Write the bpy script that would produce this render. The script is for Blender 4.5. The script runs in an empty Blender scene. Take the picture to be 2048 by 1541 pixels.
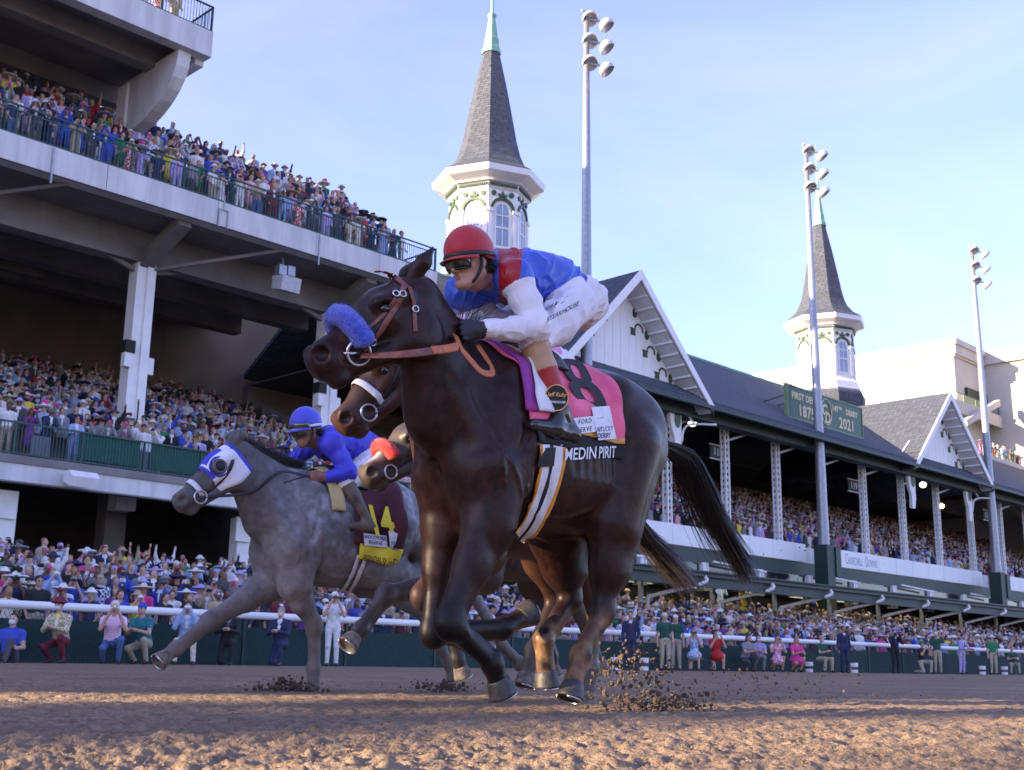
import bpy, math, random
import numpy as np
from mathutils import Matrix, Vector
random.seed(7); rng = np.random.default_rng(7)
scene = bpy.context.scene
col = scene.collection
# ---------------------------------------------------------------- camera
# world: X along the grandstand (away to the right), Y across the track towards it, Z up; lens at the origin
PP = np.array([1024, 770.5]); F = 2377.0
zc = np.array([148, 10070., F]); zc /= np.linalg.norm(zc)
xc = np.array([3380-1024, -(1366-770.5), F]); xc -= zc*(xc@zc); xc /= np.linalg.norm(xc)
yc = -np.cross(zc, xc)
CM = np.stack([xc, yc, zc])
def ray(px, py): return CM @ np.array([px-PP[0], -(py-PP[1]), F])
def onY(px, py, t):
    d = ray(px, py); return d*(t/d[1])
def onX(px, py, s):
    d = ray(px, py); return d*(s/d[0])
def proj(p):
    c = CM.T @ np.asarray(p, float); return PP[0]+F*c[0]/c[2], PP[1]-F*c[1]/c[2]
cam = bpy.data.cameras.new('camera'); cam.sensor_width = 36; cam.lens = 36*F/2048
cam.clip_start = 0.05; cam.clip_end = 4000
cam.dof.use_dof = True; cam.dof.focus_distance = 5.3; cam.dof.aperture_fstop = 9.0
cam_o = bpy.data.objects.new('camera', cam); col.objects.link(cam_o)
m = np.eye(4); m[:3, 0] = CM[:, 0]; m[:3, 1] = CM[:, 1]; m[:3, 2] = -CM[:, 2]
cam_o.matrix_world = Matrix(m.tolist()); scene.camera = cam_o
# ---------------------------------------------------------------- sky, sun, exposure
SUN_AZ = math.radians(158.0)      # from +X towards +Y: where the sun stands
SUN_EL = math.radians(14.5)
sun_dir = Vector((math.cos(SUN_AZ)*math.cos(SUN_EL), math.sin(SUN_AZ)*math.cos(SUN_EL), math.sin(SUN_EL)))
w = bpy.data.worlds.new('World'); scene.world = w; w.use_nodes = True
nt = w.node_tree; nt.nodes.clear()
def wn(t, **k):
    n = nt.nodes.new(t)
    for a, b in k.items(): setattr(n, a, b)
    return n
wo = wn('ShaderNodeOutputWorld'); bg = wn('ShaderNodeBackground'); sky = wn('ShaderNodeTexSky', sky_type='NISHITA')
sky.sun_disc = False; sky.sun_elevation = SUN_EL; sky.sun_rotation = math.pi/2-SUN_AZ
sky.air_density = 1.0; sky.dust_density = .5; sky.ozone_density = 3.0; sky.altitude = 150
tc = wn('ShaderNodeTexCoord'); mp = wn('ShaderNodeMapping'); mp.inputs['Scale'].default_value = (1.1, 1.1, 3.4)
no = wn('ShaderNodeTexNoise'); no.inputs['Scale'].default_value = 2.3; no.inputs['Detail'].default_value = 7; no.inputs['Roughness'].default_value = .55
no.inputs['Distortion'].default_value = .5
cr = wn('ShaderNodeValToRGB'); cr.color_ramp.elements[0].position = .40; cr.color_ramp.elements[1].position = .78
cr.color_ramp.elements[0].color = (.09, .09, .09, 1); cr.color_ramp.elements[1].color = (.17, .17, .17, 1)
mx = wn('ShaderNodeMix', data_type='RGBA'); mx.inputs[7].default_value = (6.3, 6.0, 9.0, 1)
L = nt.links.new
L(tc.outputs['Generated'], mp.inputs[0]); L(mp.outputs[0], no.inputs['Vector']); L(no.outputs[0], cr.inputs[0])
wb = wn('ShaderNodeMix', data_type='RGBA', blend_type='MULTIPLY'); wb.inputs[0].default_value = 1; wb.inputs[7].default_value = (.97, .865, 1.06, 1)   # the camera's white balance: lavender shade
L(cr.outputs[0], mx.inputs[0]); L(sky.outputs[0], mx.inputs[6]); L(mx.outputs[2], wb.inputs[6]); L(wb.outputs[2], bg.inputs[0]); L(bg.outputs[0], wo.inputs[0])
bg.inputs[1].default_value = 0.10
sl = bpy.data.lights.new('sun', 'SUN'); sl.energy = 5.0; sl.angle = math.radians(.5); sl.color = (1, .77, .50)
so = bpy.data.objects.new('sun', sl); col.objects.link(so); so.rotation_euler = sun_dir.to_track_quat('Z', 'Y').to_euler()
so.location = (-60, 30, 60)
vs = scene.view_settings; vs.view_transform = 'Standard'; vs.look = 'None'; vs.gamma = 1; vs.exposure = 2.1; vs.use_curve_mapping = False
scene.render.resolution_x = 1024; scene.render.resolution_y = 770
# ---------------------------------------------------------------- helpers: materials
MATS = {}
def pm(name, c, c2=None, scale=6., rough=.6, bump=0., metal=0., spec=.5, stretch=None, detail=5., sheen=0., attr=None, coat=0., bscale=None, bdist=.01, lo=.35, hi=.65, trans=0.):
    """procedural material: two tones mixed by noise (object space), optional bump"""
    if name in MATS: return MATS[name]
    mt = bpy.data.materials.new(name); mt.use_nodes = True; t = mt.node_tree; b = t.nodes['Principled BSDF']
    b.inputs['Roughness'].default_value = rough; b.inputs['Metallic'].default_value = metal
    b.inputs['Specular IOR Level'].default_value = spec
    if sheen: b.inputs['Sheen Weight'].default_value = sheen
    if coat: b.inputs['Coat Weight'].default_value = coat; b.inputs['Coat Roughness'].default_value = .25
    if trans: b.inputs['Transmission Weight'].default_value = trans
    co = t.nodes.new('ShaderNodeTexCoord'); src = co.outputs['Object']
    if stretch:
        mpn = t.nodes.new('ShaderNodeMapping'); mpn.inputs['Scale'].default_value = stretch; t.links.new(src, mpn.inputs[0]); src = mpn.outputs[0]
    n = t.nodes.new('ShaderNodeTexNoise'); n.inputs['Scale'].default_value = scale; n.inputs['Detail'].default_value = detail
    t.links.new(src, n.inputs['Vector'])
    r = t.nodes.new('ShaderNodeValToRGB'); r.color_ramp.elements[0].position = lo; r.color_ramp.elements[1].position = hi
    if c2 is None: c2 = tuple(x*.82 for x in c[:3])
    if attr:
        a = t.nodes.new('ShaderNodeAttribute'); a.attribute_name = attr
        mu = t.nodes.new('ShaderNodeMix'); mu.data_type = 'RGBA'; mu.blend_type = 'MULTIPLY'; mu.inputs[0].default_value = 1
        r.color_ramp.elements[0].color = (*c2[:3], 1); r.color_ramp.elements[1].color = (*c[:3], 1)
        t.links.new(n.outputs[0], r.inputs[0]); t.links.new(r.outputs[0], mu.inputs[7]); t.links.new(a.outputs['Color'], mu.inputs[6])
        t.links.new(mu.outputs[2], b.inputs['Base Color'])
    else:
        r.color_ramp.elements[0].color = (*c2[:3], 1); r.color_ramp.elements[1].color = (*c[:3], 1)
        t.links.new(n.outputs[0], r.inputs[0]); t.links.new(r.outputs[0], b.inputs['Base Color'])
    if bump:
        n2 = t.nodes.new('ShaderNodeTexNoise'); n2.inputs['Scale'].default_value = bscale or scale*4; n2.inputs['Detail'].default_value = 4
        t.links.new(src, n2.inputs['Vector'])
        bu = t.nodes.new('ShaderNodeBump'); bu.inputs['Strength'].default_value = bump; bu.inputs['Distance'].default_value = bdist
        t.links.new(n2.outputs[0], bu.inputs['Height']); t.links.new(bu.outputs[0], b.inputs['Normal'])
    MATS[name] = mt; return mt
def emis(name, c, e):
    if name in MATS: return MATS[name]
    mt = bpy.data.materials.new(name); mt.use_nodes = True; b = mt.node_tree.nodes['Principled BSDF']
    b.inputs['Base Color'].default_value = (*c, 1); b.inputs['Emission Color'].default_value = (*c, 1); b.inputs['Emission Strength'].default_value = e
    MATS[name] = mt; return mt
# ---------------------------------------------------------------- helpers: meshes
class MB:
    """collects boxes, prisms, tubes into one mesh"""
    def __init__(s): s.v = []; s.f = []; s.m = []; s.n = 0
    def add(s, v, f, mi=0):
        v = np.asarray(v, float); s.v.append(v); s.f += [tuple(int(i)+s.n for i in q) for q in f]; s.m += [mi]*len(f); s.n += len(v); return s
    def box(s, a, b, mi=0):
        x0, y0, z0 = np.minimum(a, b); x1, y1, z1 = np.maximum(a, b)
        return s.add([(x0,y0,z0),(x1,y0,z0),(x1,y1,z0),(x0,y1,z0),(x0,y0,z1),(x1,y0,z1),(x1,y1,z1),(x0,y1,z1)],
                     [(0,3,2,1),(4,5,6,7),(0,1,5,4),(1,2,6,5),(2,3,7,6),(3,0,4,7)], mi)
    def bar(s, a, b, w, h=None, up=(0,0,1), mi=0):
        a = np.asarray(a, float); b = np.asarray(b, float); h = h or w; d = b-a; d = d/max(1e-9, np.linalg.norm(d))
        up = np.asarray(up, float)
        if abs(d@up) > .99: up = np.array([1., 0, 0])
        x = np.cross(d, up); x /= np.linalg.norm(x); y = np.cross(x, d)
        v = [p+x*i*w/2+y*j*h/2 for p in (a, b) for i, j in ((-1,-1),(1,-1),(1,1),(-1,1))]
        return s.add(v, [(3,2,1,0),(4,5,6,7),(0,1,5,4),(1,2,6,5),(2,3,7,6),(3,0,4,7)], mi)
    def tube(s, pts, rad, n=8, mi=0, cap=True, flat=None):
        """swept tube along pts; rad scalar or list; flat=(dir, ratio) squashes it into a strap"""
        P = np.asarray(pts, float); k = len(P); R = np.full(k, rad) if np.isscalar(rad) else np.asarray(rad, float)
        T = np.gradient(P, axis=0); T /= np.maximum(1e-9, np.linalg.norm(T, axis=1))[:, None]
        ref = np.array([0, 0, 1.]) if abs(T[0] @ np.array([0, 0, 1.])) < .9 else np.array([1., 0, 0])
        vs_ = []
        for i in range(k):
            if flat is not None:
                fd = flat[i] if np.ndim(flat) == 2 else np.asarray(flat); ref = np.asarray(fd, float)
            x = ref-T[i]*(ref@T[i]); x /= max(1e-9, np.linalg.norm(x)); y = np.cross(T[i], x)
            if flat is None: ref = x
            for j in range(n):
                a = 2*math.pi*j/n; sx = .22 if flat is not None else 1
                vs_.append(P[i]+R[i]*(math.cos(a)*x*sx+math.sin(a)*y))
        f = [(i*n+j, i*n+(j+1)%n, (i+1)*n+(j+1)%n, (i+1)*n+j) for i in range(k-1) for j in range(n)]
        if cap: f += [tuple(range(n-1, -1, -1)), tuple((k-1)*n+j for j in range(n))]
        return s.add(vs_, f, mi)
    def prism(s, poly, ex, mi=0):
        """poly: list of 3D points (planar), extruded by vector ex"""
        p = np.asarray(poly, float); n = len(p); q = p+np.asarray(ex, float)
        return s.add(np.vstack([p, q]), [tuple(range(n-1, -1, -1)), tuple(range(n, 2*n))]+[(i, (i+1)%n, n+(i+1)%n, n+i) for i in range(n)], mi)
    def lathe(s, prof, c, n=12, mi=0, rot=0., axis=None):
        """prof: [(r,z)...] about vertical axis at c"""
        c = np.asarray(c, float); k = len(prof); v = []
        for r, z in prof:
            for j in range(n):
                a = 2*math.pi*j/n+rot; v.append((r*math.cos(a), r*math.sin(a), z))
        v = np.array(v)
        if axis is not None: v = v @ np.asarray(axis, float)   # rows: local x,y,z axes in world
        f = [(i*n+j, i*n+(j+1)%n, (i+1)*n+(j+1)%n, (i+1)*n+j) for i in range(k-1) for j in range(n)]
        f += [tuple(range(n-1, -1, -1)), tuple((k-1)*n+j for j in range(n))]
        return s.add(v+c, f, mi)
    def mesh(s, name, mats, smooth=False):
        me = bpy.data.meshes.new(name); me.from_pydata(np.vstack(s.v).tolist(), [], s.f); 
        for mm in (mats if isinstance(mats, (list, tuple)) else [mats]): me.materials.append(mm)
        me.polygons.foreach_set('material_index', s.m)
        if smooth: me.polygons.foreach_set('use_smooth', [True]*len(s.f))
        me.update(); return me
    def build(s, name, mats, parent=None, smooth=False):
        return link(name, s.mesh(name, mats, smooth), parent)
def link(name, me, parent=None):
    o = bpy.data.objects.new(name, me); col.objects.link(o)
    if parent is not None:
        o.parent = parent; o.matrix_parent_inverse = parent_inv(parent)
    return o
def parent_inv(p):
    mtx = Matrix.Identity(4); q = p
    while q is not None:
        mtx = q.matrix_basis if q.parent is None else q.matrix_basis
        break
    return mtx.inverted() if p.parent is None else Matrix.Identity(4)
def tag(o, label=None, cat=None, group=None, kind=None):
    if label: o['label'] = label
    if cat: o['category'] = cat
    if group: o['group'] = group
    if kind: o['kind'] = kind
    return o
def empty(name, loc=(0, 0, 0)):
    o = bpy.data.objects.new(name, None); col.objects.link(o); o.location = loc; o.empty_display_size = .2; return o
def copy_tree(o, parent=None):
    c = o.copy(); col.objects.link(c); c.parent = parent
    for ch in list(o.children): copy_tree(ch, c)
    return c
def text_mesh(s, size=1., extrude=.0, spacing=1., align='CENTER', bold=0., shear=0.):
    """flat lettering as (verts Nx2, faces): baseline through y=0"""
    cu = bpy.data.curves.new('lettering', 'FONT'); cu.body = s; cu.size = size; cu.align_x = align; cu.space_character = spacing
    cu.offset = bold; cu.shear = shear; cu.resolution_u = 3; cu.fill_mode = 'FRONT'
    ob = bpy.data.objects.new('lettering', cu); col.objects.link(ob)
    dg = bpy.context.evaluated_depsgraph_get(); me = bpy.data.meshes.new_from_object(ob.evaluated_get(dg))
    v = np.array([x.co[:2] for x in me.vertices]); f = [tuple(p.vertices) for p in me.polygons]
    bpy.data.objects.remove(ob); bpy.data.curves.remove(cu); bpy.data.meshes.remove(me)
    return v, f
# ---------------------------------------------------------------- helpers: sculpting with smooth distance fields
class Sculpt:
    def __init__(s, lo, hi, h):
        s.lo = np.asarray(lo, float); s.h = h; s.n = np.ceil((np.asarray(hi)-s.lo)/h).astype(int)+1
        s.D = np.full(s.n, 9., np.float32); s.Lb = np.zeros(s.n, np.int8); s.Bd = np.full(s.n, 9., np.float32); s.lab = 0
    def _blk(s, a, b):
        i0 = np.maximum(0, np.floor((a-s.lo)/s.h).astype(int)); i1 = np.minimum(s.n, np.ceil((b-s.lo)/s.h).astype(int)+1)
        if (i1 <= i0).any(): return None
        ax = [s.lo[k]+s.h*np.arange(i0[k], i1[k]) for k in range(3)]
        sl_ = tuple(slice(i0[k], i1[k]) for k in range(3))
        return sl_, ax[0][:, None, None], ax[1][None, :, None], ax[2][None, None, :]
    def _join(s, sl_, d, k, sub=False):
        A = s.D[sl_]
        if s.lab and not sub:
            B_ = s.Bd[sl_]; q = d < B_; B_[q] = d[q]; s.Lb[sl_][q] = s.lab
        if sub:
            d = -d; hh = np.clip(.5-.5*(A-d)/k, 0, 1); s.D[sl_] = A*(1-hh)+d*hh+k*hh*(1-hh)
        else:
            hh = np.clip(.5+.5*(A-d)/k, 0, 1); s.D[sl_] = A*(1-hh)+d*hh-k*hh*(1-hh)
    def cone(s, a, b, ra, rb, k=.03, sy=1., lat=None, sub=False):
        """round cone from a to b; sy<1 squashes it along the lateral axis lat"""
        a = np.asarray(a, float); b = np.asarray(b, float); R = max(ra, rb)+k+2*s.h
        q = s._blk(np.minimum(a, b)-R, np.maximum(a, b)+R)
        if q is None: return s
        sl_, X, Y, Z = q; d = b-a; LL = max(1e-9, d@d)
        px, py, pz = X-a[0], Y-a[1], Z-a[2]
        t = np.clip((px*d[0]+py*d[1]+pz*d[2])/LL, 0, 1)
        qx, qy, qz = px-t*d[0], py-t*d[1], pz-t*d[2]
        d2 = qx*qx+qy*qy+qz*qz
        if sy != 1.:
            l = np.asarray(lat if lat is not None else (0, 1, 0), float); c = qx*l[0]+qy*l[1]+qz*l[2]
            d2 = d2+c*c*(1/sy**2-1)
        r = ra+(rb-ra)*t; D = np.sqrt(d2)-r
        if sy != 1.: D = D*(sy+(1-sy)*.35)
        s._join(sl_, D.astype(np.float32), k, sub); return s
    def chain(s, pts, rads, k=.03, sy=1., lat=None):
        for i in range(len(pts)-1): s.cone(pts[i], pts[i+1], rads[i], rads[i+1], k, sy, lat)
        return s
    def ell(s, c, r, k=.03, ax=None, sub=False):
        """ellipsoid, radii r along the rows of ax"""
        c = np.asarray(c, float); r = np.asarray(r, float); R = r.max()+k+2*s.h; q = s._blk(c-R, c+R)
        if q is None: return s
        sl_, X, Y, Z = q; px, py, pz = X-c[0], Y-c[1], Z-c[2]
        if ax is None: u, v, w_ = px, py, pz
        else:
            ax = np.asarray(ax, float); u = px*ax[0][0]+py*ax[0][1]+pz*ax[0][2]; v = px*ax[1][0]+py*ax[1][1]+pz*ax[1][2]; w_ = px*ax[2][0]+py*ax[2][1]+pz*ax[2][2]
        k0 = np.sqrt((u/r[0])**2+(v/r[1])**2+(w_/r[2])**2); k1 = np.sqrt((u/r[0]**2)**2+(v/r[1]**2)**2+(w_/r[2]**2)**2)
        D = k0*(k0-1)/np.maximum(k1, 1e-6)
        s._join(sl_, D.astype(np.float32), k, sub); return s
    def val(s, p):
        p = np.atleast_2d(p); g = (p-s.lo)/s.h; g = np.clip(g, 0, s.n-1.001); i = g.astype(int); f = g-i; o = 0
        for a in (0, 1):
            for b in (0, 1):
                for c in (0, 1):
                    o = o+s.D[i[:, 0]+a, i[:, 1]+b, i[:, 2]+c]*(f[:, 0] if a else 1-f[:, 0])*(f[:, 1] if b else 1-f[:, 1])*(f[:, 2] if c else 1-f[:, 2])
        return o
    def labels(s, p):
        i = np.clip(np.rint((p-s.lo)/s.h).astype(int), 0, s.n-1); return s.Lb[i[:, 0], i[:, 1], i[:, 2]]
    def hit(s, px, py, off=0., near=.5):
        """where the sight line of a photo pixel meets the sculpted surface"""
        d = ray(px, py); d = d/np.linalg.norm(d); tt = np.arange(near, 14, s.h*.5); P = d*tt[:, None]
        ok = ((P > s.lo) & (P < s.lo+s.h*(s.n-1))).all(1); P = P[ok]
        if not len(P): return None
        v = s.val(P); j = np.where(v < 0)[0]
        if not len(j): j = [int(np.argmin(v))]
        j = j[0]; p = P[j]; n_ = s.nrm(p); return p+n_*off
    def nrm(s, p):
        e = s.h; g = np.array([float((s.val(p+e*a)-s.val(p-e*a))[0]) for a in np.eye(3)]); return g/max(1e-9, np.linalg.norm(g))
    def out(s, p, d, off=0., mx=.6):
        """from an inside point p march along d to the last surface crossing, plus off"""
        p = np.asarray(p, float); d = np.asarray(d, float)/np.linalg.norm(d); tt = np.arange(0, mx, s.h*.5)
        v = s.val(p+tt[:, None]*d); ins = np.where(v < 0)[0]
        t = tt[ins[0]] if len(ins) else 0
        if len(ins):
            j = ins[0]
            while j < len(tt)-1 and v[j] < 0: j += 1
            t = tt[j-1]+s.h*.5*(-v[j-1])/max(1e-6, v[j]-v[j-1]) if v[j] > v[j-1] else tt[j]
        return p+d*(t+off)
    def net(s):
        """naive surface nets"""
        D = s.D; ins = D < 0; n = np.array(D.shape)
        c = np.zeros(n-1, np.int8)
        for a in (0, 1):
            for b in (0, 1):
                for e in (0, 1): c += ins[a:n[0]-1+a, b:n[1]-1+b, e:n[2]-1+e]
        cells = np.argwhere((c > 0) & (c < 8)); idx = -np.ones(n-1, np.int64); idx[tuple(cells.T)] = np.arange(len(cells))
        acc = np.zeros((len(cells), 3)); cnt = np.zeros(len(cells))
        corners = [(a, b, e) for a in (0, 1) for b in (0, 1) for e in (0, 1)]
        cv = {q: D[cells[:, 0]+q[0], cells[:, 1]+q[1], cells[:, 2]+q[2]] for q in corners}
        for p in corners:
            for k in range(3):
                if p[k] == 0:
                    q = list(p); q[k] = 1; q = tuple(q); a, b = cv[p], cv[q]; mk = (a < 0) != (b < 0)
                    t = np.where(mk, a/np.where(mk, a-b, 1), 0)
                    for j in range(3): acc[:, j] += np.where(mk, p[j]+(t if j == k else 0), 0)
                    cnt += mk
        V = s.lo+s.h*(cells+acc/cnt[:, None]); Fs = []
        for k in range(3):
            u, v = (k+1) % 3, (k+2) % 3
            sa = [slice(None)]*3; sb = [slice(None)]*3; sa[k] = slice(0, -1); sb[k] = slice(1, None)
            ch = ins[tuple(sa)] != ins[tuple(sb)]; e = np.argwhere(ch)
            e = e[(e[:, u] > 0) & (e[:, v] > 0) & (e[:, u] < n[u]-1) & (e[:, v] < n[v]-1)]
            if not len(e): continue
            def g(du, dv):
                q = e.copy(); q[:, u] -= du; q[:, v] -= dv; return idx[tuple(q.T)]
            quad = np.stack([g(1, 1), g(0, 1), g(0, 0), g(1, 0)], 1); fl = ins[tuple(e.T)]
            quad[~fl] = quad[~fl][:, ::-1]; Fs.append(quad)
        return V, np.vstack(Fs)
    def build(s, name, mats, parent=None, colf=None, matf=None, smooth_it=1, vcb=None):
        V, Fq = s.net()
        if smooth_it:
            e = np.vstack([Fq[:, [0, 1]], Fq[:, [1, 2]], Fq[:, [2, 3]], Fq[:, [3, 0]]])
            dg = np.bincount(e[:, 0], minlength=len(V))+np.bincount(e[:, 1], minlength=len(V))
            for _ in range(smooth_it):
                S = np.zeros_like(V)
                for j in range(3): S[:, j] = np.bincount(e[:, 0], V[e[:, 1], j], len(V))+np.bincount(e[:, 1], V[e[:, 0], j], len(V))
                V = V*.4+.6*S/np.maximum(1, dg)[:, None]
        if vcb is not None: V = vcb(V, s)
        me = bpy.data.meshes.new(name)
        me.vertices.add(len(V)); me.vertices.foreach_set('co', V.ravel()); k = len(Fq)
        me.loops.add(4*k); me.loops.foreach_set('vertex_index', Fq.ravel().astype(np.int32))
        me.polygons.add(k); me.polygons.foreach_set('loop_start', np.arange(0, 4*k, 4, dtype=np.int32))
        me.polygons.foreach_set('use_smooth', np.ones(k, bool)); me.update(calc_edges=True)
        for mm in (mats if isinstance(mats, (list, tuple)) else [mats]): me.materials.append(mm)
        if matf is not None:
            mi = matf(V[Fq].mean(1)).astype(int); nl = mi.max()+1
            for _ in range(3):        # even out the stair-steps where two cloths meet
                sc = np.zeros((len(Fq), nl)); nb_ = np.bincount(Fq.ravel(), minlength=len(V))
                for l in range(nl):
                    if (mi == l).any():
                        vl = np.bincount(Fq.ravel(), np.repeat((mi == l).astype(float), 4), len(V))/np.maximum(1, nb_); sc[:, l] = vl[Fq].mean(1)+(.04*(mi == l))+(.22*(l == 9)*(mi == 9))
                mi = sc.argmax(1)
            me.polygons.foreach_set('material_index', mi.astype(np.int32))
        if colf is not None:
            c = np.ones((len(V), 4), np.float32); c[:, :3] = colf(V)
            at = me.attributes.new('Col', 'FLOAT_COLOR', 'POINT'); at.data.foreach_set('color', c.ravel())
        me.validate()
        return link(name, me, parent)
def frame(ex, up=(0, 0, 1), lat=None):
    ex = np.asarray(ex, float)/np.linalg.norm(ex)
    ey = np.cross(np.asarray(up, float), ex); ey /= np.linalg.norm(ey); ez = np.cross(ex, ey)
    return np.stack([ex, ey, ez])
def spline(pts, n):
    """Catmull-Rom through pts"""
    P = np.asarray(pts, float); P = np.vstack([2*P[0]-P[1], P, 2*P[-1]-P[-2]]); k = len(P)-3; o = []
    for u in np.linspace(0, k-1e-6, n):
        i = int(u); t = u-i; a, b, c, d = P[i:i+4]
        o.append(.5*((2*b)+(-a+c)*t+(2*a-5*b+4*c-d)*t*t+(-a+3*b-3*c+d)*t**3))
    return np.array(o)
def vnoise(p, s=1., seed=0):
    """cheap smooth value noise for numpy points"""
    p = np.atleast_2d(p)*s; i = np.floor(p).astype(np.int64); f = p-i; f = f*f*(3-2*f); o = 0
    for a in (0, 1):
        for b in (0, 1):
            for c in (0, 1):
                h_ = ((i[:, 0]+a)*374761393+(i[:, 1]+b)*668265263+(i[:, 2]+c)*2147483647+seed*974634777) & 0xffffffff
                h_ = ((h_ ^ (h_ >> 13))*1274126177) & 0xffffffff; h_ = h_ ^ (h_ >> 16)
                o = o+(h_ & 0xffff)/65535.*(f[:, 0] if a else 1-f[:, 0])*(f[:, 1] if b else 1-f[:, 1])*(f[:, 2] if c else 1-f[:, 2])
    return o
GZ = lambda t: -.215+.135*np.clip((np.asarray(t, float)-8)/16, 0, 1)
M_lettw = pm('print_white', (.80, .80, .84), rough=.7)
def drape_grid(S, t0, s0, s1, th0, th1, zc, ns, nt, off, wob=0., seed=0, sfun=None):
    """sheet over the back: marches out from the spine line at each (s, angle)"""
    out = np.zeros((ns, nt, 3))
    for i, a in enumerate(np.linspace(0, 1, ns)):
        for j, th in enumerate(np.linspace(th0, th1, nt)):
            lo_, hi_ = (s0, s1) if sfun is None else sfun(th)
            s_ = lo_+(hi_-lo_)*a
            d = np.array([0, -math.sin(th), math.cos(th)]); out[i, j] = S.out((s_, t0, zc), d, off, .6)
    if wob:
        p = out.reshape(-1, 3); n_ = (vnoise(p, 9, seed)+.5*vnoise(p, 22, seed+1)-.75)*wob
        out[..., 1] += n_.reshape(ns, nt); out[..., 2] += .4*n_.reshape(ns, nt)
    return out
def sheet(name, G, mat, parent, th=.004, matf=None, mats=None):
    ns, nt = G.shape[:2]; me = bpy.data.meshes.new(name)
    idx = np.arange(ns*nt).reshape(ns, nt)
    f = np.stack([idx[:-1, :-1], idx[1:, :-1], idx[1:, 1:], idx[:-1, 1:]], -1).reshape(-1, 4)
    me.from_pydata(G.reshape(-1, 3).tolist(), [], f.tolist())
    for q in (mats or [mat]): me.materials.append(q)
    if matf is not None:
        c = np.array([[matf(i/(ns-1), j/(nt-1)) for j in range(nt-1)] for i in range(ns-1)]); me.polygons.foreach_set('material_index', c.reshape(-1).astype(np.int32))
    me.polygons.foreach_set('use_smooth', [True]*len(f)); me.update()
    o = link(name, me, parent); md = o.modifiers.new('thick', 'SOLIDIFY'); md.thickness = th; md.offset = 0
    return o
def decal(name, v2, faces, mapf, mat, parent, th=.0):
    """lettering laid on a surface: mapf maps the 2D points to 3D"""
    V = np.array([mapf(x, y) for x, y in v2]); me = bpy.data.meshes.new(name); me.from_pydata(V.tolist(), [], faces); me.materials.append(mat); me.update()
    return link(name, me, parent)
def px_map(S, o, ux, uy, off, span=(1., 1.)):
    """2D print coordinates -> photo pixels (o + x*ux + y*uy) -> the sculpted surface"""
    o, ux, uy = map(lambda a: np.asarray(a, float), (o, ux, uy)); hs = []
    for a in np.linspace(-2., 2., 6):
        for b in np.linspace(-1.2, 1.8, 6):
            p = o+a*ux*span[0]+b*uy*span[1]; q = S.hit(p[0], p[1], 0)
            if q is not None and abs(float(S.val(q)[0])) < S.h*3: hs.append(q)
    hs = np.array(hs); hs = hs[np.abs(hs[:, 1]-np.median(hs[:, 1])) < .10]; c0 = hs.mean(0); D_ = hs-c0
    Bq = lambda s_, z_: np.stack([np.ones_like(s_), s_, z_, s_*s_, s_*z_, z_*z_], 1)
    w_ = np.linalg.lstsq(Bq(D_[:, 0], D_[:, 2]), D_[:, 1], rcond=None)[0]
    def f(x, y):
        p = o+x*ux+y*uy; t_ = c0[1]
        for _ in range(8):
            q = onY(p[0], p[1], t_); t_ = .5*t_+.5*(c0[1]+float((Bq(q[:1]-c0[0], q[2:]-c0[2]) @ w_)[0])-off)
        return onY(p[0], p[1], t_)
    return f
def grid_quad(n, m):
    xs, ys = np.linspace(0, 1, n), np.linspace(0, 1, m); v = [(x, y) for x in xs for y in ys]
    f = [(i*m+j, (i+1)*m+j, (i+1)*m+j+1, i*m+j+1) for i in range(n-1) for j in range(m-1)]; return np.array(v), f
def dense_text(s, **k):
    """text triangulated finely enough to bend"""
    return text_mesh(s, **k)
def subdiv(v, f, it=1):
    """split long edges so that prints follow the surface"""
    me = bpy.data.meshes.new('x'); me.from_pydata([(x, y, 0) for x, y in v], [], f); import bmesh
    b = bmesh.new(); b.from_mesh(me); bmesh.ops.triangulate(b, faces=b.faces[:]);
    for _ in range(it): bmesh.ops.subdivide_edges(b, edges=b.edges[:], cuts=1, use_grid_fill=True)
    v2 = np.array([p.co[:2] for p in b.verts]); f2 = [tuple(q.index for q in p.verts) for p in b.faces]; b.free(); bpy.data.meshes.remove(me); return v2, f2
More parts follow.
